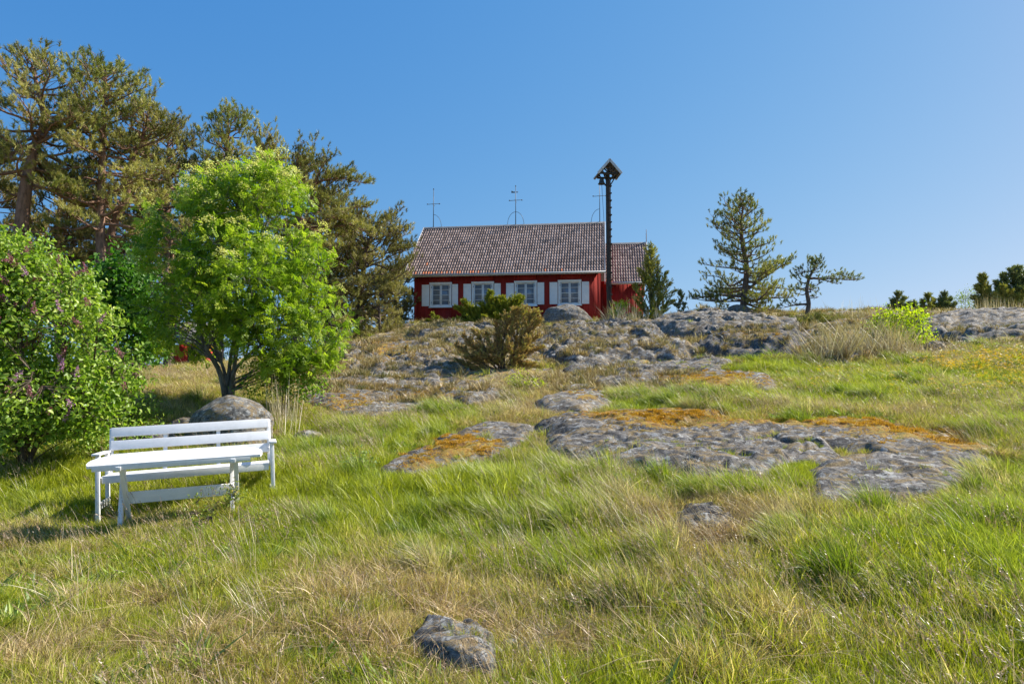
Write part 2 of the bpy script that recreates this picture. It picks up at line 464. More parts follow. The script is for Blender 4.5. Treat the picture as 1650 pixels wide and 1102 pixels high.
def hit(px, py):
    """ground point seen at a photo pixel"""
    Y = np.arange(2.5, 70, .05)
    p = P(px, py, 1.0); d = p - np.array([0, 0, CAMZ])
    z = CAMZ + d[2] * Y; g = H0(d[0] * Y, Y)
    k = np.argmax(z <= g)
    if z[k] > g[k]: k = np.argmin(z - g)
    return np.array([d[0] * Y[k], Y[k], g[k]])

# photo-space fields become world-space fields through the ground point they fall on
def gauss(px, py, blobs):
    s = np.zeros_like(px)
    for (cx, cy, rx, ry, w) in blobs:
        s = s + w * np.exp(-(((px - cx) / rx) ** 2 + ((py - cy) / ry) ** 2))
    return s
def heath(x, y, z):
    px, py = to_px(x, y, z)
    n = fbm(x * .5, y * .5, 5, 3) - .5
    v = sstep(12.5, 16.0, y + n * 6) * sstep(-8.5, -5.0, x + n * 3 - (y - 20) * -.05)
    v = v * (1 - gauss(px, py, [(1330, 610, 260, 24, 1.2), (1600, 590, 160, 40, 1.2), (1110, 592, 130, 9, .9), (1030, 645, 120, 14, .9), (780, 650, 120, 10, .5)]).clip(0, 1) * (py > 500))
    return np.clip(v, 0, 1)
def mossf(x, y, z):
    px, py = to_px(x, y, z)
    return gauss(px, py, [(740, 722, 60, 16, .75), (690, 748, 60, 10, .5), (980, 668, 70, 6, .55), (1080, 682, 100, 10, .62), (1180, 672, 120, 8, .42),
                          (1350, 678, 140, 9, .70), (1480, 696, 130, 11, .68), (1420, 728, 60, 5, .3), (1150, 725, 90, 8, .2), (1560, 715, 60, 12, .7),
                          (945, 640, 30, 8, .6), (1140, 615, 100, 10, .9), (560, 650, 60, 14, .5), (700, 640, 60, 12, .6), (740, 560, 90, 30, .25), (380, 970, 60, 14, .6), (1230, 560, 60, 8, .5), (620, 560, 50, 20, .35)])
def H(x, y):
    x = np.asarray(x, float); y = np.asarray(y, float)
    z = H0(x, y)
    hh = sstep(15, 20, y) * sstep(-9, -5, x) * (1 - sstep(31.5, 33, y))
    bumps = (fbm(x * .9, y * .9, 11, 4) - .5) * .22 + (fbm(x * 4, y * 4, 21, 3) - .5) * .06
    led = fbm(x * .35, y * .9, 31, 4) * 5
    led = (np.floor(led) + sstep(.0, .25, led - np.floor(led))) / 5 - fbm(x * .35, y * .9, 31, 4)
    near = 1 - sstep(33, 60, np.hypot(x, y))
    return z + (bumps + led * 1.5 * hh) * near * np.where(y > 31.8, .3, 1)

def axis(stops):
    out = []
    for (a, b, st) in stops: out += list(np.arange(a, b, st))
    return np.array(out + [stops[-1][1]])
xs = axis([(-2500, -300, 200), (-300, -60, 20), (-60, -20, 1.2), (-20, -8, .16), (-8, 8, .075), (8, 20, .12), (20, 60, 1.2), (60, 300, 20), (300, 2500, 200)])
ys = axis([(-300, -10, 20), (-10, 2, .5), (2, 13, .07), (13, 33, .1), (33, 46, .4), (46, 90, 1.5), (90, 300, 20), (300, 3000, 200)])
GX, GY = np.meshgrid(xs, ys)
GZ = H(GX, GY)
V = np.stack([GX, GY, GZ], -1).reshape(-1, 3)
nx, ny = len(xs), len(ys)
idx = np.arange(nx * ny).reshape(ny, nx)
Fq = np.stack([idx[:-1, :-1], idx[:-1, 1:], idx[1:, 1:], idx[1:, :-1]], -1).reshape(-1, 4)
fv = np.clip((np.hypot(V[:, 0], V[:, 1]) - 45) / 30, 0, 1)
ground = mesh_obj("ground", V, Fq, GROUND, None, {"heath": heath(*V.T), "moss": mossf(*V.T), "far": fv}, True)
tag(ground, kind="structure")

# ------------------------------------------------------------------ bedrock slabs (own meshes bulging out of the turf)
SLABS = []
def poly_sd(x, y, poly):
    """signed distance, + inside"""
    n = len(poly); d = np.full(x.shape, 1e9); ins = np.zeros(x.shape, bool)
    for i in range(n):
        ax, ay = poly[i]; bx, by = poly[(i + 1) % n]
        ex, ey = bx - ax, by - ay
        t = np.clip(((x - ax) * ex + (y - ay) * ey) / (ex * ex + ey * ey + 1e-12), 0, 1)
        d = np.minimum(d, np.hypot(x - ax - t * ex, y - ay - t * ey))
        c = ((ay > y) != (by > y)) & (x < (bx - ax) * (y - ay) / (by - ay + 1e-12) + ax)
        ins ^= c
    return np.where(ins, d, -d)
def slab(label, pix, amp=.25, edge=.6, mat=None, seed=1, step=.05, rough=.1, mossy=0.0, cat="bedrock", name="rock_outcrop", group="bedrock outcrops on the slope", ledge=.6, sink=.05, poly=None, grow=.16):
    poly = np.array([hit(*q)[:2] for q in pix]) if poly is None else np.array(poly, float)
    lo = poly.min(0) - .5; hi = poly.max(0) + .5
    X, Y = np.meshgrid(np.arange(lo[0], hi[0], step), np.arange(lo[1], hi[1], step))
    wob = (fbm(X * 1.6, Y * 1.6, seed + 50, 4) - .5) * min(.6, edge * .9) + grow
    d = poly_sd(X, Y, poly) + wob
    S = dict(poly=poly, seed=seed, edge=edge, lo=lo, hi=hi)
    SLABS.append(S)
    t = np.clip(d / edge, 0, 1)
    dome = np.sqrt(np.clip(1 - (1 - t) ** 2, 0, 1))
    amp *= .40; rough *= .55 if step < .055 else .55
    hgt = amp * dome
    q = fbm(X * .9, Y * 1.7, seed + 9, 3) * 6
    terr = (np.floor(q) + sstep(0, .13, q - np.floor(q))) / 6 - q / 6
    hgt = hgt + (terr * .42 * ledge + (fbm(X * .6 + Y * .4, Y * 1.3, seed, 2) - .5) * .7 * rough - np.exp(-np.abs(fbm(X * .8 - Y * .3, Y * 1.9, 307, 2) - .5) / .012) * .8 * rough - np.exp(-np.abs(fbm(X * .7 + Y * .9, Y * .8 - X * .3, seed + 17, 2) - .5) / .008) * .7 * rough + (fbm(X * 7, Y * 10, seed + 3, 5) - .5) * .42 * rough) * np.clip(t * 3, 0, 1)
    base = H(X, Y)
    Z = base + np.where(d > 0, hgt, 0) + np.where(d > 0, .0, -.12) * 1.0 - sink * (1 - np.clip(t * 4, 0, 1))
    keep = d > -.12
    V = np.stack([X, Y, Z], -1).reshape(-1, 3)
    r, c = X.shape
    ix = np.arange(r * c).reshape(r, c)
    k = keep[:-1, :-1] & keep[:-1, 1:] & keep[1:, 1:] & keep[1:, :-1]
    Fq = np.stack([ix[:-1, :-1][k], ix[:-1, 1:][k], ix[1:, 1:][k], ix[1:, :-1][k]], -1)
    used = np.unique(Fq); mp = -np.ones(len(V), int); mp[used] = np.arange(len(used))
    V = V[used]; Fq = mp[Fq]
    cen = V.mean(0); 
    mo = mossf(*V.T) + mossy
    o = mesh_obj(name, V - cen, Fq, mat or ROCK, None, {"moss": mo}, True)
    o.location = cen
    tag(o, label, cat, group, "thing")
    S['obj'] = o; S['grid'] = (lo, step, Z, d)
    return o
def rock_h(x, y):
    """height of the rock surface over bare ground (or -1) at x,y"""
    out = np.full(np.shape(x), -1.0); top = np.full(np.shape(x), -9.0)
    for S in SLABS:
        lo, st, Z, d = S['grid']
        i = ((y - lo[1]) / st).round().astype(int); j = ((x - lo[0]) / st).round().astype(int)
        ok = (i >= 0) & (j >= 0) & (i < Z.shape[0]) & (j < Z.shape[1])
        dd = np.where(ok, d[np.clip(i, 0, Z.shape[0]-1), np.clip(j, 0, Z.shape[1]-1)], -1)
        zz = np.where(ok, Z[np.clip(i, 0, Z.shape[0]-1), np.clip(j, 0, Z.shape[1]-1)], -9)
        out = np.maximum(out, dd); top = np.maximum(top, np.where(dd > 0, zz, -9))
    return out, top

slab("low grey slab edged with orange moss left of the largest flat outcrop", [(625,762),(660,738),(730,712),(790,694),(845,690),(842,712),(800,735),(735,752),(680,768)], .16, .5, seed=3, mossy=.12)
slab("widest flat grey outcrop with lichen and a moss rim in the middle of the slope", [(870,694),(930,676),(1010,678),(1090,694),(1170,694),(1250,688),(1330,694),(1335,752),(1270,742),(1190,766),(1100,768),(1010,760),(930,744)], .32, .9, seed=5, step=.03, rough=.16, mossy=.10)
slab("upper right flat outcrop under the long orange moss strip", [(1300,690),(1340,682),(1430,688),(1520,702),(1590,728),(1560,750),(1480,745),(1400,738),(1330,722)], .2, .6, seed=8, step=.03, rough=.14, mossy=.10)
slab("wedge of clean grey rock at the lower right end of the flat outcrops", [(1315,782),(1340,748),(1420,744),(1505,756),(1545,775),(1530,800),(1440,808),(1330,806)], .2, .5, seed=12, step=.03, rough=.14, mossy=-.15)
slab("small pale rock hump with an orange moss corner above the widest outcrop", [(872,652),(925,628),(962,632),(968,650),(940,668),(895,668)], .28, .55, ROCK_P, seed=15)
slab("long low rock shelf covered in orange moss at the right of the tussocks", [(1055,612),(1130,602),(1240,610),(1230,628),(1140,632),(1070,626)], .28, .6, seed=18, mossy=.1)
slab("dark shelf of rock behind the blond grass tuft", [(930,615),(960,600),(1010,596),(1050,604),(1060,618),(1000,624)], .3, .5, seed=20)
slab("small dark rounded rock below the brown juniper", [(712,632),(745,622),(790,630),(800,642),(760,650),(716,648)], .35, .5, seed=22)
slab("mossy flat rock left of the small dark rounded rock", [(500,648),(530,622),(580,616),(625,622),(640,640),(590,652),(540,658)], .3, .6, seed=25, mossy=.08)
slab("thin flat rock reaching along the far edge of the bright grass", [(560,664),(610,650),(670,645),(700,652),(660,660),(600,668)], .14, .35, seed=27)
slab("small weathered rock under the brown juniper twigs", [(650,606),(690,594),(745,592),(765,602),(710,612)], .4, .6, ROCK_P, seed=29)
slab("broad rock step at the foot of the cottage", [(660,548),(700,536),(790,534),(860,545),(850,560),(760,566),(690,560)], .55, .8, ROCK_P, seed=31, step=.06, rough=.08)
slab("pale ledge left of the brown juniper", [(600,575),(640,560),(700,566),(720,580),(660,590)], .35, .7, ROCK_P, seed=33, step=.07, mossy=.1)
slab("wide layered ledge below the big boulder by the wall", [(880,560),(900,535),(980,531),(1050,535),(1060,550),(1000,562),(930,568)], .75, .8, seed=36, step=.06, rough=.14, ledge=1.8)
slab("stepped rock ledges right of the brown juniper", [(880,592),(900,568),(980,566),(1080,566),(1130,572),(1080,590),(1000,594),(930,600)], .65, .8, seed=39, step=.06, rough=.14, ledge=1.8)
slab("low rust stained rock in front of the stepped ledges", [(905,605),(940,592),(1010,590),(1030,598),(980,608)], .3, .5, seed=41, step=.06, mossy=.1)
slab("long smooth grey whaleback rock right of the bell post", [(1040,538),(1085,524),(1150,520),(1230,526),(1290,530),(1270,545),(1180,552),(1100,552)], 1.0, 1.3, ROCK_P, seed=44, step=.06, rough=.09, mossy=-.4, ledge=1.2)
slab("dark steep rock face under the crooked little pine", [(1130,572),(1150,552),(1220,548),(1290,552),(1300,568),(1270,582),(1180,588)], .9, .8, DARKROCK, seed=47, step=.06, rough=.28, ledge=1.5)
slab("brown heathy rock bank between the crooked pine and the bright bush", [(1290,575),(1300,545),(1350,528),(1420,526),(1460,545),(1440,580),(1360,590)], .5, 1.0, seed=50, step=.07, mossy=.45)
slab("grey rock hump at the right end of the skyline", [(1485,530),(1540,517),(1650,514),(1720,516),(1700,540),(1640,552),(1560,560),(1500,552)], .65, .9, ROCK_P, seed=53, step=.07, rough=.09, mossy=-.4)

slab("low cracked rock joining the stepped ledges to the grass edge", [(960,606),(1020,596),(1110,590),(1180,594),(1150,604),(1050,610)], .3, .6, seed=81, step=.06, rough=.2)
slab("weathered shelf between the brown juniper and the cottage's rock step", [(860,566),(885,540),(905,536),(900,560),(880,580)], .4, .6, seed=83, step=.07, rough=.25)
slab("long mossy ledge left of the brown juniper's foot", [(560,600),(620,588),(700,582),(740,590),(690,604),(600,612)], .35, .7, ROCK_P, seed=85, step=.07, rough=.22, mossy=.2)
slab("dark ledge under the crooked pine boughs left of the cottage", [(560,585),(565,566),(610,558),(650,556),(640,574),(600,584)], .4, .6, seed=87, step=.07, rough=.25, mossy=.2)
slab("narrow outcrop in the dry turf below the mossy ledge", [(655,640),(700,624),(705,612),(660,618),(620,634)], .3, .4, seed=89, step=.05, rough=.2, mossy=.15)
slab("flat rock pavement between the pale hump and the orange shelf", [(965,672),(1010,664),(1090,668),(1140,674),(1080,682),(1000,680)], .16, .3, seed=91, step=.04, mossy=.45)

# ------------------------------------------------------------------ loose boulders
BO = []
def boulder(label, px, py_base, wpx, hpx, depth_ratio=.8, mat=None, seed=0, flat=.0, Y=None, name="boulder", squash=1.0, lean=0.0, sink=.25, group="loose boulders", prof=None, full=0.0):
    g = hit(px, py_base) if Y is None else P(px, py_base, Y)
    w = wpx / F * g[1]; h = hpx / F * g[1]; dp = w * depth_ratio
    bm = bmesh.new(); bmesh.ops.create_icosphere(bm, subdivisions=5, radius=1)
    V = np.array([v.co[:] for v in bm.verts]); Fq = np.array([[v.index for v in f.verts] for f in bm.faces]); bm.free()
    r2 = random.Random(seed)
    # facet the ball with random cutting planes, then roughen
    for k in range(16):
        n = np.array([r2.gauss(0, 1), r2.gauss(0, 1), abs(r2.gauss(0, .8)) * .8]); n /= np.linalg.norm(n)
        lim = r2.uniform(.80, .97)
        dd = V @ n - lim; V = V - np.where(dd > 0, dd, 0)[:, None] * n * .85
    a, b, c = V.T
    nz = (fbm(a * 2 + b, c * 2 - b, seed, 4) + fbm(b * 2 + 5, c * 2 + a, seed + 5, 4) - 1) * .22
    nz += (fbm(a * 8 + b * 3, c * 8 - b * 3, seed + 2, 4) - .5) * .09
    V = V * (1 + nz)[:, None]
    if full:     # fuller shoulders
        hr = np.hypot(V[:, 0], V[:, 1]); V[:, 2] = V[:, 2] * (1 - full) + full * np.sign(V[:, 2]) * np.clip(1 - hr ** 3.2, 0, 1) ** .5 * np.clip(np.abs(V[:, 2]) * 3, 0, 1) * .95
    V[:, 2] = np.where(V[:, 2] > 0, V[:, 2], V[:, 2] * .5)
    V[:, 2] *= 1 - .25 * np.clip(-V[:, 0], 0, 1) * lean
    V = V * np.array([w / 2, dp / 2, h * (1 + sink * .3)])
    V = V / np.array([max(abs(V[:, 0])) / (w / 2), 1, max(V[:, 2]) / h])
    if lean: V[:, 0] += V[:, 2] * lean * .5
    o = mesh_obj(name, V, Fq, mat or BOULDER, None, None, True)
    o.location = (g[0], g[1] + dp * .35, g[2])
    tag(o, label, "boulder", group)
    SLABS.append(dict(grid=_disc(g[0], g[1] + dp * .35, w / 2, dp / 2)))
    return o
def _disc(cx, cy, rx, ry):
    st = .05; lo = np.array([cx - rx - .1, cy - ry - .1])
    X, Y = np.meshgrid(np.arange(lo[0], cx + rx + .1, st), np.arange(lo[1], cy + ry + .1, st))
    d = (1 - np.hypot((X - cx) / rx, (Y - cy) / ry)) * min(rx, ry)
    return (lo, st, np.full(X.shape, -9.0), d)
boulder("big rounded grey boulder directly behind the white bench", 351, 722, 164, 84, .75, seed=6, Y=10.6, lean=0, full=.55)
boulder("low dark boulder half hidden at the left end of the bench back", 215, 730, 130, 36, .7, DARKROCK, seed=9, Y=10.4)
boulder("dark rock tucked against the left flank of the big bench boulder", 285, 705, 70, 32, .8, DARKROCK, seed=19, Y=11.2)
boulder("large pointed grey boulder in front of the cottage's fourth window", 912, 524, 104, 37, .6, seed=14, Y=31.0, lean=.15)
boulder("small dark rock at the cottage's front left corner", 706, 534, 36, 16, .8, seed=24, Y=31.2)
boulder("pale split boulder at the foot of the tall pine", 1200, 518, 70, 29, .7, seed=34, Y=30.0)
boulder("smaller rock just right of the split boulder under the pine", 1238, 516, 50, 22, .7, seed=38, Y=31.0)
boulder("grey round stone right of the bright green bush", 1512, 572, 44, 24, .8, seed=44, Y=19.0)
slab("flat rough stone half buried among straw left of the flat outcrops' lower wedge", [(1074,838),(1104,824),(1150,822),(1196,846),(1150,862),(1098,858)], .12, .2, seed=54, step=.02, rough=.16, mossy=-.3, cat="stone", name="field_stone", group="stones lying in the grass", grow=.03)
slab("nearest dark stone poking out of the grass at the bottom of the picture", [(672,1046),(696,1020),(760,1012),(802,1026),(804,1058),(792,1096),(740,1100),(690,1070)], .20, .2, DARKROCK2, seed=65, step=.012, rough=.12, cat="stone", name="field_stone", group="stones lying in the grass", grow=.02)
slab("pale flat stone beside the nearest dark stone", [(800,1022),(835,1028),(845,1042),(812,1046)], .08, .12, ROCK_P, seed=66, step=.015, cat="stone", name="field_stone", group="stones lying in the grass", grow=.02)
boulder("small stone in the grass to the right of the bench", 492, 706, 50, 12, .8, ROCK_P, seed=76, name="field_stone")
# ------------------------------------------------------------------ house
RED = NT("falu_red_boards")
_co = RED.coord('Object', (6, 6, .6)); _n = RED.noise(_co, 3, 6, .7); _n2 = RED.noise(RED.coord('Object'), .8, 4, .6)
_c = RED.ramp(_n, [(.3, (.29, .022, .017)), (.55, (.38, .034, .024)), (.8, (.46, .05, .035))])
_c = RED.mix(RED.ramp(_n2, [(.4, 0), (.7, .3)]), _c, (.28, .03, .025))
RED_M = RED.done(RED.bsdf(_c, .85, RED.bump(_n, .4, .01), .2))
WHITE_H = m_paint("white_house_paint", (.86, .86, .85), .55, .10)
WHITE_W = m_paint("old_white_bargeboard", (.62, .62, .62), .7, .3, (.3, .3, .3))
IRON = m_paint("dark_iron", (.06, .07, .08), .5, .1)
TARWOOD = NT("tarred_timber")
_co = TARWOOD.coord('Object', (8, 8, .7)); _n = TARWOOD.noise(_co, 3, 6, .75)
_c = TARWOOD.ramp(_n, [(.3, (.022, .018, .016)), (.55, (.075, .060, .050)), (.8, (.15, .125, .105))])
TAR_M = TARWOOD.done(TARWOOD.bsdf(_c, .8, TARWOOD.bump(_n, .8, .02), .2))
GREYWOOD = NT("weathered_grey_timber")
_co = GREYWOOD.coord('Object', (6, 1, 6)); _n = GREYWOOD.noise(_co, 3, 6, .75)
_c = GREYWOOD.ramp(_n, [(.3, (.12, .11, .105)), (.55, (.24, .225, .21)), (.8, (.36, .34, .32))])
GW_M = GREYWOOD.done(GREYWOOD.bsdf(_c, .85, GREYWOOD.bump(_n, .7, .02), .2))
TILE = NT("weathered_clay_tiles")
_t = TILE.attr('tint'); _n = TILE.noise(TILE.coord('Object'), 14, 6, .75); _n2 = TILE.noise(TILE.coord('Object'), .7, 4, .6)
_c = TILE.ramp(TILE.math('ADD', TILE.math('MULTIPLY', _t, .75), TILE.math('MULTIPLY', _n2, .25)),
               [(.1, (.17, .12, .10)), (.35, (.31, .215, .175)), (.6, (.40, .285, .235)), (.88, (.50, .38, .32)), (.93, (.58, .20, .09))])
_c = TILE.mix(TILE.ramp(_n, [(.40, .6), (.52, 0)]), _c, (.09, .07, .062))
_c = TILE.mix(TILE.ramp(_n, [(.62, 0), (.72, .25)]), _c, (.46, .40, .35))
TILE_M = TILE.done(TILE.bsdf(_c, .85, TILE.bump(_n, .5, .01), .25))
GL = NT("old_window_glass")
_n = GL.noise(GL.coord('Object'), 2.5, 2, .5)
GLASS = GL.done(GL.bsdf((.20, .235, .28), .06, GL.bump(_n, .25, .02), .9))
CURT = m_paint("pale_roller_blind", (.5, .52, .55), .9, .1)

YAW = R(-8.0)
HO = np.array([4.26, 33.0])                         # right front corner of the main block
HL = 9.28
FZ = 4.35                                            # ground floor level of the walls
ax_x = np.array([math.cos(YAW), math.sin(YAW)]); ax_y = np.array([-math.sin(YAW), math.cos(YAW)])
left = HO - ax_x * HL
house = empty("red_cottage", (left[0], left[1], FZ), (0, 0, YAW))
tag(house, "red board cottage with a tiled roof and four white shuttered windows on the hilltop", "house")

def wall_s(px):      # distance along the front wall seen at photo column px
    k = (px - 825) / F
    # left + s*ax_x : x = k*y
    return (k * left[1] - left[0]) / (ax_x[0] - k * ax_x[1])
def wall_z(py, s):
    y = left[1] + s * ax_x[1]
    return P(825, py, y)[2] - FZ
EAVE = wall_z(443, 5); WH = EAVE + .10
DEP = 6.6; OV = .42
RISE = 3.15; HALF = DEP / 2 + OV

wins = []
for (a, b, sa, sb) in ((305, 420, 262, 455), (529, 645, 484, 683), (757, 875, 712, 915), (990, 1112, 944, 1155)):
    c = [wall_s(600 + q / 3.3) for q in (a, b, sa, sb)]
    wins.append(c)
WT = wall_z(240 + 712 / 3.3, wins[0][0]); WB = wall_z(240 + 845 / 3.3, wins[0][0])
# openings: x0,x1,z0,z1 of the frame's inner hole
m = MB()
ops = [((w[0] + .10), (w[1] - .10), WB + .12, WT - .12) for w in wins]
xp = 0.0; T = .16
for (x0, x1, z0, z1) in ops:
    m.box(((xp + x0) / 2, T / 2, WH / 2 - .3), (x0 - xp, T, WH + .6))
    m.box(((x0 + x1) / 2, T / 2, (z0 - .6) / 2), (x1 - x0, T, z0 + .6))
    m.box(((x0 + x1) / 2, T / 2, (z1 + WH) / 2), (x1 - x0, T, WH - z1))
    xp = x1
m.box(((xp + HL) / 2, T / 2, WH / 2 - .3), (HL - xp, T, WH + .6))
m.box((T / 2, DEP / 2, WH / 2 - .3), (T, DEP - 2 * T, WH + .6)); m.box((HL - T / 2, DEP / 2, WH / 2 - .3), (T, DEP - 2 * T, WH + .6))
m.box((HL / 2, DEP - T / 2, WH / 2 - .3), (HL, T, WH + .6))
# gables
for gx in (0, HL - T):
    V = [[gx, 0, WH], [gx, DEP, WH], [gx, DEP / 2, WH + RISE * (DEP / 2) / HALF - .05], [gx + T, 0, WH], [gx + T, DEP, WH], [gx + T, DEP / 2, WH + RISE * (DEP / 2) / HALF - .05]]
    m.add(V, [[0, 2, 1], [3, 4, 5]]); m.add(V, [[0, 3, 5, 2], [2, 5, 4, 1], [0, 1, 4, 3]])
# battens over every board joint
rb = random.Random(5)
x = .1
while x < HL:
    inside = [o for o in wins if o[0] - .04 < x < o[1] + .04]
    if inside:
        m.box((x, -.012, (WT + WH) / 2 + .02), (.045, .024, WH - WT - .04)); m.box((x, -.012, (WB - .6) / 2 - .04), (.045, .024, WB + .52))
    else:
        m.box((x, -.012, WH / 2 - .3), (.045, .024, WH + .58))
    x += .215 + rb.uniform(-.02, .02)
y = .12
while y < DEP:
    for sx, gx in ((-1, 0), (1, HL)):
        hz = WH + RISE * (DEP / 2 - abs(y - DEP / 2)) / HALF - .1
        m.box((gx + sx * .012, y, hz / 2 - .3), (.024, .045, hz + .58))
    y += .22
m.build("wall", RED_M, house)
c = MB()
for cx in (.055, HL - .055):
    c = MB(); c.box((cx, -.032, WH / 2 - .3), (.11, .025, WH + .56))
    if cx > 1: c.box((HL + .032, .06, WH / 2 - .3), (.025, .16, WH + .56))
    c.build("corner_board", RED_M, house)
pass
f = MB(); f.box((HL / 2, DEP / 2, .02), (HL - .33, DEP - .33, .06)); f.build("floor_boards", GW_M, house)
for (x0, x1, z0, z1) in ops:
    bl = MB(); bl.box(((x0 + x1) / 2, .30, (z0 + z1) / 2 + .1), (x1 - x0 + .1, .012, z1 - z0 + .3))
    bl.build("window_blind", CURT, house)

def window(parent, x0, x1, z0, z1):
    fr = MB(); w = .10; yy = -.045
    fr.box((x0 + w / 2, yy, (z0 + z1) / 2), (w, .05, z1 - z0 - .2), bevel=.006)
    fr.box((x1 - w / 2, yy, (z0 + z1) / 2), (w, .05, z1 - z0 - .2), bevel=.006)
    fr.box(((x0 + x1) / 2, yy - .008, z1 - .05), (x1 - x0 + .04, .07, .1), bevel=.006)
    fr.box(((x0 + x1) / 2, yy - .008, z0 + .05), (x1 - x0 + .04, .07, .1), bevel=.006)
    F0 = fr.build("window", WHITE_H, parent)
    sa = MB(); xm = (x0 + x1) / 2; i0, i1, j0, j1 = x0 + w + .004, x1 - w - .004, z0 + .104, z1 - .104
    for (a, b) in ((i0, xm - .004), (xm + .004, i1)):
        sa.box((a + .025, .0, (j0 + j1) / 2), (.05, .04, j1 - j0)); sa.box((b - .025, .0, (j0 + j1) / 2), (.05, .04, j1 - j0))
        sa.box(((a + b) / 2, .0, j0 + .025), (b - a - .1, .04, .05)); sa.box(((a + b) / 2, .0, j1 - .025), (b - a - .1, .04, .05))
        for k in (1, 2, 3):
            sa.box(((a + b) / 2, .0, j0 + (j1 - j0) * k / 4), (b - a - .1, .03, .022))
    sa.build("sash", WHITE_H, F0)
    g = MB(); g.box(((i0 + i1) / 2, .012, (j0 + j1) / 2), (i1 - i0 - .02, .006, j1 - j0 - .02)); g.build("pane", GLASS, F0)
    s = MB(); s.box((xm, -.10, z0 + .005), (x1 - x0 + .1, .12, .03), bevel=.006); s.build("sill", WHITE_H, F0)
    for zz in (z0 + .25, z1 - .25):
        for xx in (x0 + w - .01, x1 - w + .01):
            hh = MB(); hh.box((xx, -.078, zz), (.018, .012, .09)); hh.build("hinge", IRON, F0)
for (a, b, sa, sb) in wins:
    window(house, a, b, WB, WT)
    for (u, v) in ((sa, a - .03), (b + .03, sb)):
        s = MB(); z0, z1 = WB + .08, WT - .1
        s.box(((u + v) / 2, -.05, (z0 + z1) / 2), (v - u, .028, z1 - z0), bevel=.004)
        for zz in (z0 + .17, z1 - .17): s.box(((u + v) / 2, -.07, zz), (v - u - .04, .016, .07), bevel=.003)
        s.build("shutter", WHITE_H, house)

def tiled_slope(x0, x1, half, rise, mirror=False, pitch=.132, rows=16, yc=0, seed=1, bx=0):
    """wavy pantile surface from eave (local y=0) to ridge; one vertex tint per tile"""
    L = math.hypot(half, rise)
    nc = int(round((x1 - x0) / pitch)); pt = (x1 - x0) / nc
    sub = 6
    u = np.linspace(0, nc, nc * sub + 1)
    V = []; A = []; Fs = []
    r_ = np.random.default_rng(seed)
    rl = L / rows; base = 0
    for r in range(rows):
        for e, (s, off) in enumerate(((r * rl - .03, .045), (r * rl + rl * .5, .028), ((r + 1) * rl, .004))):
            ph = u - np.floor(u)
            wv = np.where(ph < .62, .034 * np.sin(ph / .62 * math.pi), -.016 * np.sin((ph - .62) / .38 * math.pi))
            jit = np.repeat(r_.uniform(-.006, .006, nc), sub); jit = np.append(jit, jit[-1])
            h = wv + off + jit * (1 if e == 0 else .3)
            yy = s / L * half - h * rise / L; zz = s / L * rise + h * half / L
            V.append(np.stack([x0 + u * pt, yy, zz], 1))
        tt = r_.uniform(.05, .8, nc)
        xc_ = np.linspace(0, 1, nc); hot = r_.random(nc) < (np.where(xc_ < .4, .45, .08) if r < 1 else .002); tt = np.where(hot, 1.15, tt)
        ti = np.append(np.repeat(tt, sub), tt[-1])
        A += [ti, ti, ti]
        n = len(u); i = np.arange(n - 1)
        for e in (0, 1):
            b = base + e * n
            Fs.append(np.stack([b + i, b + i + 1, b + n + i + 1, b + n + i], 1))
        # lower lip of the course
        lip = V[-3].copy(); lip[:, 2] -= .05; lip[:, 1] += .01
        V.append(lip); A.append(ti)
        b = base + 3 * n
        Fs.append(np.stack([b + i, b + i + 1, base + i + 1, base + i], 1))
        base += 4 * n
    V = np.concatenate(V)
    return V, np.concatenate(Fs), np.concatenate(A)

def roof(parent, x0, x1, dep, ov, z, half, rise, seed, rows, yoff=0.0, left_barge=True):
    m = MB()
    V, Fq, A = tiled_slope(x0, x1, half, rise, seed=seed, rows=rows)
    Vf = V + np.array([0, yoff - ov, z]); m.add(Vf, Fq, A)
    Vb = V.copy(); Vb[:, 1] = 2 * half - V[:, 1]; Vb = Vb + np.array([0, yoff - ov, z]); m.add(Vb, Fq[:, ::-1], A[::1])
    rf = m.build("roof", TILE_M, parent, True)
    d = MB()   # boarding below the tiles
    L = math.hypot(half, rise)
    for sgn in (1, -1):
        yc = yoff - ov + half - sgn * half / 2
        ang = math.atan2(rise, half) * sgn
        M = np.array(Matrix.Rotation(ang, 3, 'X'))
        d.box((.5 * (x0 + x1), yc - sgn * 0.0, z + rise / 2 - .05), (x1 - x0 - .06, L - .02, .05), M)
    d.build("roof_boarding", GW_M, rf)
    b = MB()   # barge boards on both gables and the fascia under the eave
    for gx in ((x0 - .02, x1 + .02)):
        for sgn in (1, -1):
            yc = yoff - ov + half - sgn * half / 2
            M = np.array(Matrix.Rotation(math.atan2(rise, half) * sgn, 3, 'X'))
            b.box((gx, yc, z + rise / 2 - .01), (.035, L + .06, .17), M, .004)
    for yy in (yoff - ov + .01, yoff - ov + 2 * half - .01): b.box(((x0 + x1) / 2, yy, z - .06), (x1 - x0 - .05, .03, .11), None, .004)
    b.build("barge_board", WHITE_W, rf)
    gt = MB(); gt.tube([(x0 - .05, yoff - ov - .05, z - .03), (x1 + .05, yoff - ov - .05, z - .05)], .045, 8); gt.build("gutter", m_gut, rf)
    rg = MB()
    for sgn in (1, -1):
        M = np.array(Matrix.Rotation(math.atan2(rise, half) * sgn, 3, 'X'))
        rg.box(((x0 + x1) / 2, yoff - ov + half - sgn * .075, z + rise + .01 ), (x1 - x0 + .1, .19, .028), M, .003)
    rg.build("ridge_board", GW_M, rf)
    return rf
m_gut = m_paint("galvanised_gutter", (.48, .50, .52), .45, .2)
EZ = wall_z(441, 5) - .02
rf = roof(house, -.42, HL + .25, DEP, OV, EZ, HALF, RISE, 3, 17)
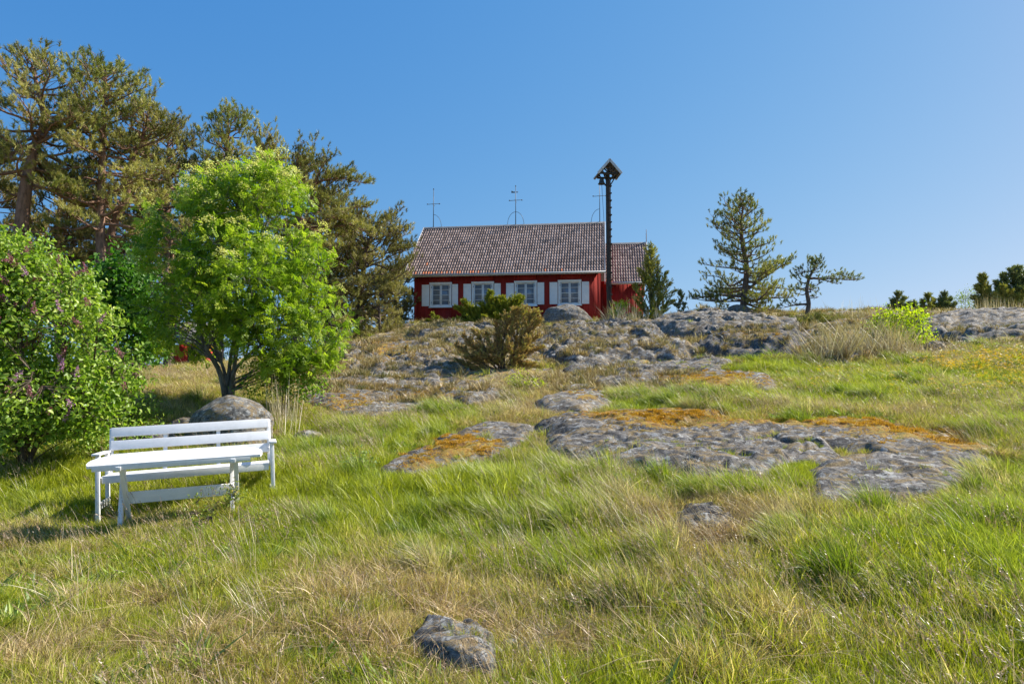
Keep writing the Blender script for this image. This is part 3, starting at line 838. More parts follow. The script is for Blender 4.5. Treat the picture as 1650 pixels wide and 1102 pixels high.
ridge_y = HALF - OV; ridge_z = EZ + RISE + .03

# annex behind the right gable
AX0, AX1, AD, AY = HL + .002, HL + 2.15, 5.0, 1.25
aez = wall_z(452, HL) + .03; aw = aez + .1
ahalf = AD / 2 + .35; arise = 2.45
m = MB()
m.box(((AX0 + AX1) / 2, AY + .08, aw / 2 - .3), (AX1 - AX0, .16, aw + .6)); m.box(((AX0 + AX1) / 2, AY + AD - .08, aw / 2 - .3), (AX1 - AX0, .16, aw + .6))
m.box((AX1 - .08, AY + AD / 2, aw / 2 - .3), (.16, AD - .33, aw + .6))
V = [[AX1 - .16, AY, aw], [AX1 - .16, AY + AD, aw], [AX1 - .16, AY + AD / 2, aw + arise * (AD / 2) / ahalf - .05], [AX1, AY, aw], [AX1, AY + AD, aw], [AX1, AY + AD / 2, aw + arise * (AD / 2) / ahalf - .05]]
m.add(V, [[0, 2, 1], [3, 4, 5]]); m.add(V, [[0, 3, 5, 2], [2, 5, 4, 1], [0, 1, 4, 3]])
x = AX0 + .1
while x < AX1:
    m.box((x, AY - .012, aw / 2 - .3), (.045, .024, aw + .56)); x += .21
m.build("annex_wall", RED_M, house)
arf = roof(house, AX0 + .27, AX1 + .3, AD, .35, aez, ahalf, arise, 9, 12, yoff=AY)
arf.name = "annex_roof"
fn = MB(); fx = AX1 + .32; fy = AY - .35 + ahalf; fz = aez + arise
fn.box((fx, fy, fz + .18), (.05, .07, .75), None, .01); fn.box((fx, fy, fz + .62), (.035, .035, .3), None, .01)
fn.build("finial", WHITE_W, arf)

def roof_cross(px, top_py, bar_py, arch, vane=None):
    # standing on the ridge: local x from photo column
    k = (px - 825) / F
    bx0, by0 = left + ax_y * ridge_y
    s = (k * by0 - bx0) / (ax_x[0] - k * ax_x[1])
    Y = by0 + s * ax_x[1]
    zt = P(px, top_py, Y)[2] - FZ; zb = P(px, bar_py, Y)[2] - FZ
    m = MB(); z0 = ridge_z - .05
    m.tube([(s, ridge_y, z0), (s, ridge_y, zt)], [.025, .014], 6)
    w = .34
    m.tube([(s - w, ridge_y, zb - .01), (s + w, ridge_y, zb + .01)], .014, 6)
    m.tube([(s, ridge_y - .3, zb - .05), (s, ridge_y + .3, zb - .05)], .012, 6)
    for q in (-w, w): m.box((s + q, ridge_y, zb), (.07, .03, .05))
    m.box((s, ridge_y, zt), (.05, .02, .07))
    for sg in arch:
        pts = [(s + sg * .46 * math.cos(t), ridge_y, z0 + .8 * math.sin(t) ** .9 if math.sin(t) > 0 else z0) for t in np.linspace(0, math.pi / 2, 9)]
        m.tube(pts, .012, 5)
    if vane:
        m.box((s - .14, ridge_y, vane[0] - FZ if False else zb + .45), (.2, .012, .07)); m.box((s - .2, ridge_y, zb + .5), (.06, .012, .06))
        m.box((s + .08, ridge_y, zb + .45), (.1, .012, .05))
    m.build("roof_cross", IRON, rf)
roof_cross(697, 305, 329, (1,))
roof_cross(831, 300, 323, (-1, 1), True)
roof_cross(968, 292, 316, (-1,))

# ------------------------------------------------------------------ bell post
TY = 30.6
bt = P(981, 520, TY); tz0 = float(H0(bt[0], TY)) - .1
tow = empty("bell_post", (bt[0], TY, tz0), (0, 0, R(4)))
tag(tow, "tall black tarred bell post with climbing ladder and small gabled roof beside the cottage", "bell post")
top = P(981, 263, TY)[2] - tz0
m = MB(); m.box((0, 0, (top - .45) / 2), (.16, .17, top - .45), None, .012); m.build("post", TAR_M, tow)
m = MB()
for k in range(19):
    z = .5 + k * .33
    if z > top - 1.0: break
    m.box((.10, -.02, z), (.13, .16 if k % 2 else .2, .05), np.array(Matrix.Rotation(.12 * (-1) ** k, 3, 'Y')), .006)
m.box((.13, .06, top / 2 - .2), (.03, .05, top - 1.1), None, .006)
m.build("ladder", TAR_M, tow)
hw = .52; rr = .60; rz = top
# gabled roof, gable towards the camera
m = MB()
for sg in (-1, 1):
    L = math.hypot(hw, rr); ang = math.atan2(rr, hw)
    M = np.array(Matrix.Rotation(sg * ang, 3, 'Y'))
    m.box((sg * hw / 2, 0, rz - rr / 2), (L + .03, .95, .035), M, .003)
rfm = m.build("roof", GW_M, tow)
for yy in (-.49, .49):
    m = MB()
    for sg in (-1, 1):
        M = np.array(Matrix.Rotation(sg * ang, 3, 'Y'))
        m.box((sg * hw / 2, yy, rz - rr / 2 + .005), (L + .05, .025, .11), M, .003)
    m.build("barge_board", WHITE_W, rfm)
m = MB()
m.beam((-.40, -.38, rz - .58), (.40, -.38, rz - .62), .07, .08); m.beam((-.40, .38, rz - .58), (.40, .38, rz - .58), .07, .08)
m.beam((0, -.44, rz - .42), (0, .44, rz - .42), .08, .09)
for sg in (-1, 1):
    m.beam((sg * .1, 0, rz - 1.05), (sg * .38, 0, rz - .58), .05, .05, (0, 1, 0)); m.beam((sg * .1, -.1, rz - .8), (sg * .30, -.38, rz - .5), .05, .05)
    m.beam((sg * .40, -.42, rz - .56), (sg * .40, .42, rz - .56), .06, .06)
    m.beam((sg * .05, -.36, rz - .56), (sg * .26, -.36, rz - .34), .05, .05)
m.build("brace", TAR_M, tow)
m = MB()
prof = [(.0, .30), (.05, .295), (.09, .26), (.10, .18), (.115, .10), (.15, .04), (.175, .0), (.155, .0), (.0, .24)]
n = 16; th = np.linspace(0, 2 * np.pi, n, endpoint=False)
V = np.concatenate([np.stack([r * np.cos(th), r * np.sin(th), np.full(n, z)], 1) for r, z in prof])
i = np.arange(len(prof) - 1)[:, None] * n; j = np.arange(n)[None]; j2 = (j + 1) % n
m.add(V + np.array([-.28, 0, rz - .98]), np.stack([i + j, i + j2, i + n + j2, i + n + j], -1).reshape(-1, 4))
m.build("bell", IRON, tow)
m = MB(); m.tube([(-.28, 0, rz - .95), (-.22, -.1, rz - 2.5), (-.12, -.12, 1.6)], .009, 5); m.build("bell_rope", IRON, tow)

# ------------------------------------------------------------------ red shed far behind the pines, with track in front
sh = P(300, 575, 44); sh[2] = H0(sh[0], 44)
shed = empty("red_shed", (sh[0], 44, sh[2]), (0, 0, R(10)))
tag(shed, "small dark red shed glimpsed through the trees behind the rowan", "shed")
m = MB(); m.box((0, 1.6, 1.1), (2.4, 3.2, 2.2)); 
for k in range(10): m.box((-1.05 + k * .23, -.012, 1.1), (.05, .024, 2.2))
m.build("wall", RED_M, shed)
m = MB()
for sg in (1, -1):
    M = np.array(Matrix.Rotation(R(35) * sg, 3, 'X')); m.box((0, 1.6 - sg * 1.0, 3.0), (2.9, 2.5, .08), M)
m.build("roof", GW_M, shed)
m = MB(); m.box((.5, -.04, 1.0), (.8, .03, 2.0)); m.build("door", TAR_M, shed)
# gravel track
pm = NT("gravel_track"); _co = pm.coord('Object')
_c = pm.ramp(pm.noise(_co, 9, 6, .7), [(.3, (.22, .20, .18)), (.7, (.42, .39, .35))]); PATH_M = pm.done(pm.bsdf(_c, .95, pm.bump(pm.noise(_co, 30, 4, .7), .6, .02), .1))
u = np.linspace(-32, -6, 90); w = np.linspace(-1.1, 1.1, 9)
U, W = np.meshgrid(u, w); PX = U; PY = 37.5 + W + np.sin(U * .2) * .6
PZ = H(PX, PY) + .03 - .02 * (np.abs(W) > 1.0)
ix = np.arange(U.size).reshape(U.shape)
path = mesh_obj("path", np.stack([PX, PY, PZ], -1).reshape(-1, 3), np.stack([ix[:-1, :-1], ix[:-1, 1:], ix[1:, 1:], ix[1:, :-1]], -1).reshape(-1, 4), PATH_M, None, None, True)
tag(path, kind="structure")

# ------------------------------------------------------------------ bench and table
WP1 = m_paint("white_garden_paint", (.84, .83, .82), .42, .16, (.42, .41, .36), (1.5, 40, 40), .2)
bg = P(295, 800, 7.9); bz = float(H0(bg[0], 7.9))
BY, BP, BR = R(8.5), R(-2.0), R(-4.2)
bench = empty("garden_bench", (-3.75, 8.03, .15), (BP, R(-2.5), R(20)))
tag(bench, "long white slatted garden bench with armrests in front of the big boulder", "bench")
L = 1.82; D = .50
def part(name, fn, parent):
    m = MB(); fn(m); return m.build(name, WP1, parent)
hx = L / 2
part("seat", lambda m: [m.box((0, y, .43), (L - .05, .105, .024), None, .005) for y in (.05, .17, .29, .41)] + [m.box((0, -.018, .405), (L - .06, .028, .085), None, .004)], bench)
a = R(12)
Mb = np.array(Matrix.Rotation(-a, 3, 'X'))
def backp(z): return (0, .50 + math.sin(a) * (z - .43), z)
for z in (.60, .755, .91):
    m = MB(); q = backp(z); m.box((0, q[1] - .022, q[2]), (L - .03, .022, .112), Mb, .004); m.build("backrest_slat", WP1, bench)
for x in (-.98 * hx, -.34 * hx, .32 * hx, .98 * hx):
    m = MB(); m.beam((x, backp(.36)[1] + .008, .36), (x, backp(.955)[1] + .008, .955), .045, .034, (0, 1, 0), .004)
    m.build("backrest_post", WP1, bench)
for sx in (-1, 1):
    x = sx * (hx + .012)
    for (y, zt, tilt) in ((-.01, .675, -.02), (.47, .675, .05)):
        m = MB(); m.beam((x, y + tilt, -.12), (x, y, zt), .045, .055, (0, 1, 0), .005); m.build("leg", WP1, bench)
    m = MB(); m.box((x + sx * .01, .23, .69), (.085, .60, .024), None, .006); m.build("armrest", WP1, bench)
    m = MB(); m.box((x, .23, .39), (.03, .42, .06), None, .004)
    m.beam((x, .0, .10), (x, .46, .10), .028, .05, (0, 0, 1), .004)
    m.build("side_rail", WP1, bench)
    m = MB()
    m.box((x - sx * .03, .21, .155), (.018, .50, .025), None, .003)
    m.build("foot_rail", WP1, bench)

tb = P(290, 850, 7.15)
table = empty("garden_table", (-3.50, 7.26, .085), (R(5.5), R(-2.0), R(21.0)))
tag(table, "white oval ended garden table on crossed legs standing in front of the bench", "table")
TL, TW = 1.68, .72
def tabletop():
    # rounded ends cut by a straight chord along the front
    pts = []
    ya = -.16
    n = 26
    for t in np.linspace(-math.asin(min(1, .30)) , math.pi + math.asin(.30), n * 2):
        cx = math.copysign(abs(math.cos(t)) ** .62, math.cos(t)); sy = math.copysign(abs(math.sin(t)) ** .85, math.sin(t))
        pts.append((TL / 2 * cx, sy * .44 + .15))
    y0 = pts[0][1]
    bm = bmesh.new()
    bot = [bm.verts.new((x, y, .695)) for x, y in pts]; tp = [bm.verts.new((x, y, .722)) for x, y in pts]
    bm.faces.new(tp); bm.faces.new(bot[::-1])
    for i in range(len(pts)):
        j = (i + 1) % len(pts); bm.faces.new((bot[i], bot[j], tp[j], tp[i]))
    bmesh.ops.bevel(bm, geom=[e for e in bm.edges if all(v in tp for v in e.verts)], offset=.004, segments=2, affect='EDGES')
    bm.normal_update()
    return bm, pts
bm, tp = tabletop()
me = bpy.data.meshes.new("table_top"); bm.to_mesh(me); bm.free(); me.materials.append(WP1)
o = bpy.data.objects.new("table_top", me); col.objects.link(o); o.parent = table
yf = tp[0][1]; xe = tp[0][0] - .01
m = MB(); m.box((-.03, yf + .012, .684), (xe * 2 - .12, .026, .05), None, .003); m.build("front_trim", WP1, table)
m = MB()
for y in (.10, .33): m.box((0, y, .7236), (TL * .93 - (0.25 if y > .3 else 0), .006, .0008))
m.build("plank_joint", GW_M, table)
for sx in (-1, 1):
    x = sx * .54
    m = MB(); m.beam((x - .02, yf + .03, -.20), (x - .02, yf + .50, .69), .045, .07, (0, 1, 0), .005); m.build("leg", WP1, table)
    m = MB(); m.beam((x + .028, yf + .52, -.20), (x + .028, yf + .03, .69), .045, .07, (0, 1, 0), .005); m.build("leg", WP1, table)
    m = MB(); m.box((x, yf + .28, .672), (.05, .58, .045), None, .004); m.build("bearer", WP1, table)
m = MB(); m.box((0, yf + .275, .30), (1.07, .028, .125), None, .004); m.build("stretcher", WP1, table)
# ------------------------------------------------------------------ plants: generators
def unit(v): return v / (np.linalg.norm(v, axis=-1, keepdims=True) + 1e-9)
def rsph(r, n):
    v = r.normal(size=(n, 3)); return unit(v)
def smooth_path(pts, n):
    pts = np.asarray(pts, float); m = len(pts)
    t = np.linspace(0, m - 1, n); out = []
    for q in t:
        i = min(int(q), m - 2); f = q - i
        p0, p1, p2, p3 = pts[max(i - 1, 0)], pts[i], pts[i + 1], pts[min(i + 2, m - 1)]
        out.append(.5 * ((2 * p1) + (-p0 + p2) * f + (2 * p0 - 5 * p1 + 4 * p2 - p3) * f * f + (-p0 + 3 * p1 - 3 * p2 + p3) * f ** 3))
    return np.array(out)

def needles(r, C, A, k, L, w, spread=.9, tint=None):
    """k thin needles round every twig end C with axis A"""
    n = len(C)
    d = unit(A[:, None, :] * 1.0 + r.normal(size=(n, k, 3)) * spread * .6)
    base = C[:, None, :] + A[:, None, :] * (r.random((n, k, 1)) - .6) * L * 1.3
    ln = L * (.7 + .5 * r.random((n, k, 1)))
    tip = base + d * ln
    side = unit(np.cross(d, rsph(r, n * k).reshape(n, k, 3))) * w * .5
    V = np.stack([base - side, base + side, tip], 2).reshape(-1, 3)
    Fq = np.arange(n * k * 3).reshape(-1, 3)
    t = np.repeat(tint if tint is not None else r.random(n), k * 3)
    return V, Fq, t

PINE_N = m_leaf("pine_needles", (.11, .115, .03), (.32, .31, .08), (.52, .47, .18), .25, .5)
PINE_N2 = m_leaf("brownish_pine_needles", (.11, .11, .03), (.31, .28, .09), (.48, .42, .18), .25, .5)
PINE_G = m_leaf("green_pine_needles", (.10, .125, .03), (.30, .32, .075), (.50, .46, .15), .25, .5)
PINE_B = m_bark("pine_bark", (.15, .115, .09), (.25, .19, .15), (.27, .16, .11), 2.5, 6.0)
GREY_B = m_bark("grey_tree_bark", (.17, .16, .14), (.34, .32, .29))
JUN_B = m_bark("juniper_bark", (.16, .12, .095), (.28, .22, .18))
TWIG = m_bark("twig_bark", (.15, .11, .08), (.24, .19, .14))

def pine(label, trunk, r0, crown, seed, nb=60, t0=.3, mat=None, group="pines behind the rowan", dens=1.0, nl=.15, elev=(-.1, .75), extra=None, wob=.25, dead=6, cat="pine tree", name="pine_tree", k=36, bare=.34, nw=.020):
    """trunk: list of world points; crown: function t -> radius in metres; extra: list of (t, tip) long hand placed limbs"""
    r = np.random.default_rng(seed)
    tp = smooth_path(trunk, 26); base = tp[0].copy()
    o = empty(name, base); tag(o, label, cat, group)
    T = tp - base
    H_ = T[-1, 2]
    m = MB(); rad = r0 * (1 - np.linspace(0, 1, 26)) ** .75 + .012
    rad[0] *= 1.25
    T2 = T.copy(); T2[0, 2] -= .3
    m.tube(T2, rad, 9)
    Cs = []; As = []; S0 = []; S1 = []; SR = []; Ti = []
    def limb(p0, path, rb, ndens, tinted):
        pth = smooth_path(path, 9)
        rr = rb * (1 - np.linspace(0, 1, 9) * .85)
        m.tube(pth, rr, 5, cap=False)
        Ln = np.linalg.norm(np.diff(pth, axis=0), axis=1).sum()
        ns = max(3, int(Ln / .17 * ndens))
        for q in range(ns):
            s = bare + (1 - bare) * (q + r.random()) / ns
            f = s * 8; i = min(int(f), 7); p = pth[i] + (pth[i + 1] - pth[i]) * (f - i)
            d = unit(pth[min(i + 1, 8)] - pth[i])
            side = unit(np.cross(d, [0, 0, 1])) * (1 if q % 2 else -1)
            sd_ = unit(d * .7 + side * r.uniform(.3, 1.1) + np.array([0, 0, r.uniform(-.05, .55)]))
            sl_ = min(Ln * .42, 1.1) * (1.15 - s * .75) * r.uniform(.5, 1.1)
            e = p + sd_ * sl_ + np.array([0, 0, .08 * sl_])
            S0.append(p); S1.append(e); SR.append(.012)
            nc = max(2, int(sl_ / .16 * dens))
            for c in range(nc):
                a = (c + 1) / nc
                cp = p + (e - p) * a
                jit = r.normal(size=3) * .12; jit[2] = abs(jit[2]) * .8
                Cs.append(cp + jit); As.append(unit(sd_ * .6 + np.array([0, 0, .75]) + r.normal(size=3) * .35)); Ti.append(np.clip(tinted + r.normal() * .16, 0, 1))
                if r.random() < .5: S0.append(cp); S1.append(cp + jit); SR.append(.006)
    for b in range(nb):
        t = t0 + (1 - t0) * ((b + r.random()) / nb)
        f = min(t, .999) * 25; i = int(f); p = T[i] + (T[min(i + 1, 25)] - T[i]) * (f - i)
        az = b * 2.399 + r.normal() * .5
        Lb = crown(t) * r.uniform(.6, 1.12)
        el = elev[0] + (elev[1] - elev[0]) * ((t - t0) / (1 - t0)) ** 1.4 + r.normal() * .15
        d = np.array([math.cos(az) * math.cos(el), math.sin(az) * math.cos(el), math.sin(el)])
        w1 = r.normal(size=3) * wob * Lb * .22; w2 = r.normal(size=3) * wob * Lb * .25
        path = [p, p + d * Lb * .35 + w1 - np.array([0, 0, .03 * Lb]), p + d * Lb * .7 + w2, p + d * Lb + np.array([0, 0, Lb * r.uniform(.0, .18)])]
        limb(p, path, min(.35 * rad[i] + .012, .02 + Lb * .022), 1.0, r.random())
    for (t, tip, bend) in (extra or []):
        f = min(t, .999) * 25; i = int(f); p = T[i]
        tip = np.array(tip) - base; mid = (p + tip) / 2 + np.array([0, 0, bend])
        limb(p, [p, p * .65 + tip * .35 + np.array([0, 0, bend * .7]), mid + (tip - mid) * .3, tip], .4 * rad[i] + .02, 1.7, r.random())
    for q in range(dead):     # bare dead sticks under the crown
        t = r.uniform(t0 * .45, t0 + .1); i = int(t * 25); p = T[i]; az = r.uniform(0, 6.28); Lb = crown(.4) * r.uniform(.3, .7)
        d = np.array([math.cos(az), math.sin(az), r.uniform(-.4, .2)])
        m.tube(smooth_path([p, p + d * Lb * .5 + r.normal(size=3) * .08, p + d * Lb + np.array([0, 0, -.1])], 6), np.linspace(.022, .005, 6), 4, cap=False)
    m.segs(S0, S1, SR, np.array(SR) * .5)
    m.build("trunk", PINE_B, o, True)
    C = np.array(Cs); A = np.array(As)
    V, Fq, t = needles(r, C, A, k, nl, nw, .9, np.array(Ti))
    mesh_obj("crown", V, Fq, mat or PINE_N, o, {"tint": t})
    return o

def px_path(pts, Y):
    return [P(a, b, Y) if len(q) == 0 else P(a, b, q[0]) for (a, b, *q) in pts]
def prof(*st):
    ts = [s[0] for s in st]; rs = [s[1] for s in st]
    return lambda t: float(np.interp(t, ts, rs))

# leaves -----------------------------------------------------------
def leaf_simple(r, C, N, D, ln, wd, tint, fold=.25):
    """folded 6-vertex leaves. C stalk, D direction of the midrib, N normal"""
    n = len(C); D = unit(D); S = unit(np.cross(D, N)); N = np.cross(S, D)
    ln = np.broadcast_to(ln, (n,))[:, None] * (.7 + .5 * r.random((n, 1))); wd = ln * wd
    b = C; m1 = C + D * ln * .5; tp = C + D * ln - N * ln * .15
    l1 = C + D * ln * .35 + S * wd * .5 + N * wd * fold; r1 = C + D * ln * .35 - S * wd * .5 + N * wd * fold
    l2 = C + D * ln * .72 + S * wd * .33 + N * wd * fold * .5; r2_ = C + D * ln * .72 - S * wd * .33 + N * wd * fold * .5
    V = np.stack([b, l1, l2, tp, r2_, r1, m1], 1).reshape(-1, 3)
    i = np.arange(n)[:, None] * 7
    Fq = np.concatenate([i + np.array([[0, 1, 2, 6]]), i + np.array([[0, 6, 4, 5]])]); Ft = np.concatenate([i + np.array([[6, 2, 3]]), i + np.array([[6, 3, 4]])])
    return V, [Fq, Ft], np.repeat(tint, 7)
def leaf_pinnate(r, C, N, D, ln, tint, pairs=4, lw=.48):
    """rowan leaf: pairs of leaflets along a drooping rachis"""
    n = len(C); D = unit(D); S = unit(np.cross(D, N)); N = np.cross(S, D)
    ln = ln * (.75 + .4 * r.random((n, 1)))
    Vs = []; 
    for p in range(pairs):
        a = .22 + .68 * p / (pairs - 1)
        c = C + D * ln * a - N * ln * .2 * a * a
        for sg in (1, -1):
            d = unit(D * .55 + S * sg + N * r.normal(size=(n, 1)) * .15)
            q = ln * lw * (1.0 - .25 * abs(a - .5)); w = q * .46
            pr = unit(np.cross(d, N))
            Vs.append(np.stack([c, c + d * q * .5 + pr * w * .5, c + d * q - N * q * .15, c + d * q * .5 - pr * w * .5], 1))
    c = C + D * ln * .9 - N * ln * .3; q = ln * lw
    Vs.append(np.stack([c, c + D * q * .5 + S * q * .18, c + D * q - N * q * .2, c + D * q * .5 - S * q * .18], 1))
    V = np.stack(Vs, 1)                       # n, leaflets, 4, 3
    k = V.shape[1]
    return V.reshape(-1, 3), [np.arange(n * k * 4).reshape(-1, 4)], np.repeat(tint, k * 4)

def broadleaf(name, label, cat, base, lobes, nspray, per, kind, leafmat, barkmat, seed, stems=4, r0=.06, ln=.16, spray=.16, group=None, flowers=None, crownname="crown", trunkname="trunk", shell=.5, up=.5, sink=.2, gap=.36):
    """lobes: list of (centre, radii) in world space"""
    r = np.random.default_rng(seed)
    base = np.array(base, float); o = empty(name, base); tag(o, label, cat, group)
    m = MB()
    vol = np.array([l[1][0] * l[1][2] for l in lobes]); vol = vol / vol.sum()
    nodes_ = []; noder = []
    stemsP = []
    for s in range(stems):      # main stems fan out
        l = lobes[s % len(lobes)]
        c = np.array(l[0]) - base
        st = np.array([r.normal() * r0 * .9, r.normal() * r0 * .9, -sink])
        mid = c * np.array([.30, .30, .48]) + np.array([0, 0, c[2] * .04]) + r.normal(size=3) * np.linalg.norm(c) * .06
        pth = smooth_path([st, st * .5 + mid * np.array([.3, .3, .5]), mid, c + np.array([0, 0, l[1][2] * .4])], 14)
        m.tube(pth, r0 * np.linspace(1, .18, 14) * r.uniform(.6, 1.0), 7, cap=False)
        stemsP.append(pth)
    allst = np.concatenate([p[4:] for p in stemsP])
    for li, l in enumerate(lobes):
        c = np.array(l[0]) - base; rd = np.array(l[1])
        for q in range(10):
            e = c + rsph(r, 1)[0] * rd * r.uniform(.35, .8)
            lower = allst[allst[:, 2] < e[2] + .1]
            if len(lower) == 0: lower = allst
            dd = np.linalg.norm(lower - e, axis=1) + .8 * np.abs(lower[:, 2] - (e[2] - .5))
            s0 = lower[np.argmin(dd)]
            pth = smooth_path([s0, (s0 + e) / 2 + np.array([0, 0, .1]) + r.normal(size=3) * .08, e], 7)
            m.tube(pth, np.linspace(r0 * .22, r0 * .06, 7), 5, cap=False)
            nodes_ += list(pth[2:])
    nodes_ = np.array(nodes_)
    li = r.choice(len(lobes), nspray, p=vol)
    cen = np.array([np.array(l[0]) - base for l in lobes])[li]; rad = np.array([l[1] for l in lobes])[li]
    u = rsph(r, nspray); rr = np.where(r.random(nspray) < shell, r.uniform(.82, 1.04, nspray), r.random(nspray) ** .5 * .95)
    # ragged outline: radial bumps
    bump = 1 + .22 * (fbm(u[:, 0] * 2.4 + li * 7 + 3, u[:, 2] * 2.4 + u[:, 1] * 2, seed, 3) - .5) * 2
    Sp = cen + u * rad * (rr * bump)[:, None]
    g = H0(Sp[:, 0] + base[0], Sp[:, 1] + base[1]) - base[2]
    Sp = Sp[Sp[:, 2] > g + .04]; n = len(Sp)
    # gaps: drop sprays by noise
    nz = fbm(Sp[:, 0] * 2.3 + Sp[:, 1] * 1.3, Sp[:, 2] * 2.3 - Sp[:, 1], seed + 7, 3)
    Sp = Sp[nz > gap]; n = len(Sp)
    k = np.array([np.argmin(((nodes_ - s) ** 2).sum(1)) for s in Sp])
    m.segs(nodes_[k], Sp, .006, .0025)
    m.build(trunkname, barkmat, o, True)
    out = unit(Sp - nodes_[k])
    C = np.repeat(Sp, per, 0) + r.normal(size=(n * per, 3)) * spray * np.array([1, 1, .8])
    O = np.repeat(out, per, 0)
    D = unit(O * .5 + r.normal(size=C.shape) * .8 + np.array([0, 0, -.15]))
    N = unit(np.array([.35, 0, up]) + r.normal(size=C.shape) * .55)
    tint = np.clip(np.repeat(r.random(n), per) * .5 + r.random(n * per) * .5, 0, 1)
    if kind == 'pinnate': V, Fs, t = leaf_pinnate(r, C, N, D, ln, tint)
    else: V, Fs, t = leaf_simple(r, C, N, D, ln, kind, tint)
    mesh_obj(crownname, V, Fs, leafmat, o, {"tint": t})
    if flowers: flowers(o, Sp, out, r)
    return o

def lobe(px, py, rx, ry, Y, dz=1.0):
    c = P(px, py, Y); s = Y / F
    return (c, (rx * s, rx * s * dz, ry * s))

# junipers ---------------------------------------------------------
JUN = m_leaf("juniper_needles", (.12, .14, .03), (.32, .32, .06), (.50, .46, .12), .2, .8)
JUN_Y = m_leaf("yellow_juniper_needles", (.13, .17, .015), (.32, .34, .03), (.50, .46, .06), .25, .8)
JUN_R = m_leaf("rusty_juniper_needles", (.26, .18, .06), (.54, .36, .14), (.56, .50, .14), .2, .8)
JUN_D = m_leaf("dark_juniper_needles", (.07, .10, .04), (.20, .24, .08), (.36, .37, .13), .2, .8)
def juniper(label, base, tips, seed, mat, spread=.16, nshoot=14, nl=.055, nw=.014, k=20, group="junipers", name="juniper_shrub", cat="juniper", bushy=.32, bark=None, fill=1.8):
    """tips: world points of the plume ends"""
    r = np.random.default_rng(seed); base = np.array(base, float)
    o = empty(name, base); tag(o, label, cat, group)
    m = MB(); Cs = []; As = []; Ti = []; S0 = []; S1 = []
    for tpt in tips:
        e = np.array(tpt) - base; L = np.linalg.norm(e)
        st = np.array([r.normal() * .06, r.normal() * .06, -.1]) + np.array([e[0], e[1], 0]) * .15
        pth = smooth_path([st, st * .5 + e * .35 + r.normal(size=3) * .05 * L, e * .75 + r.normal(size=3) * .03 * L, e], 10)
        m.tube(pth, np.linspace(.012 + .012 * L, .004, 10), 5, cap=False)
        for q in range(int(nshoot * max(L, .5) * fill)):
            s = .18 + .8 * r.random() ** .8
            f = s * 9; i = min(int(f), 8); p = pth[i] + (pth[i + 1] - pth[i]) * (f - i)
            ax = unit(pth[i + 1] - pth[i]); az = r.uniform(0, 6.28)
            out = np.array([math.cos(az), math.sin(az), 0])
            ln = L * bushy * (1.12 - s) * r.uniform(.6, 1.2) + .08
            d = unit(ax * r.uniform(.8, 1.6) + out * r.uniform(.5, 1.1))
            q1 = p + d * ln
            S0.append(p); S1.append(q1)
            nc = max(2, int(ln / .07)); tt = np.clip(r.random() + .15 * (s - .5), 0, 1)
            for c in range(nc):
                a = (c + .6) / nc
                Cs.append(p + (q1 - p) * a + r.normal(size=3) * .02); As.append(unit(d + r.normal(size=3) * .25)); Ti.append(np.clip(tt + r.normal() * .1, 0, 1))
        Cs.append(e); As.append(np.array([0, 0, 1.0])); Ti.append(.6)
    m.segs(S0, S1, .007, .003)
    m.build("stem", bark or JUN_B, o, True)
    V, Fq, t = needles(r, np.array(Cs), np.array(As), k, nl, nw, 1.0, np.array(Ti))
    mesh_obj("foliage", V, Fq, mat, o, {"tint": t})
    return o

# ------------------------------------------------------------------ pines at the left
def gp(px, py, Y):       # ground point below a photo column at depth Y
    p = P(px, py, Y); p[2] = float(H(p[0], Y)); return p
def tr(px0, Y, *rest):
    return [gp(px0, 600, Y)] + [P(a, b, q[0] if q else Y) for (a, b, *q) in rest]
pine("tall leaning pine with a thick orange trunk at the left edge of the picture", tr(20, 23.5, (32, 400), (42, 300), (58, 235), (72, 195), (60, 140), (50, 100)), .25,
     prof((.3, 2.4), (.5, 2.9), (.75, 2.0), (.9, 1.1), (1, .5)), 11, 52, .34, PINE_N, extra=[(.55, P(-40, 300, 23), .3), (.6, P(120, 245, 23), .4), (.5, P(120, 330, 24), .2)])
pine("tallest straight pine standing behind the lilac", tr(160, 24.5, (163, 450), (162, 350), (165, 250), (168, 170), (172, 118)), .20,
     prof((.3, 2.0), (.5, 2.3), (.7, 2.0), (.88, 1.4), (1, .6)), 12, 62, .34, PINE_G)
pine("slimmer pine with a curving orange trunk right of the tallest pine", tr(172, 25.5, (172, 450), (180, 372), (203, 320), (215, 250), (232, 215), (238, 190)), .17,
     prof((.3, 1.5), (.6, 1.9), (.85, 1.4), (1, .5)), 13, 48, .45, PINE_N)
pine("mid height pine with a rounded top between the tall pines and the rowan", tr(272, 31, (274, 430), (268, 320), (272, 260), (270, 222)), .22,
     prof((.25, 2.6), (.6, 2.5), (.85, 1.8), (1, .7)), 14, 62, .3, PINE_N2)
pine("pine with a narrow pointed top rising behind the rowan", tr(352, 30, (352, 420), (360, 310), (366, 245), (368, 186)), .22,
     prof((.3, 2.2), (.55, 2.2), (.75, 1.5), (.9, 1.05), (1, .45)), 15, 66, .32, PINE_G)
pine("crooked pine behind the rowan sending long boughs out to the right", tr(480, 29, (474, 440), (482, 360), (470, 306), (458, 276)), .26,
     prof((.2, 2.6), (.6, 2.7), (.9, 1.8), (1, .9)), 16, 72, .2, PINE_N, extra=[(.75, P(590, 296, 28.5), .5), (.68, P(556, 345, 28), .3), (.6, P(600, 380, 28.5), .2), (.85, P(520, 262, 29), .2)])
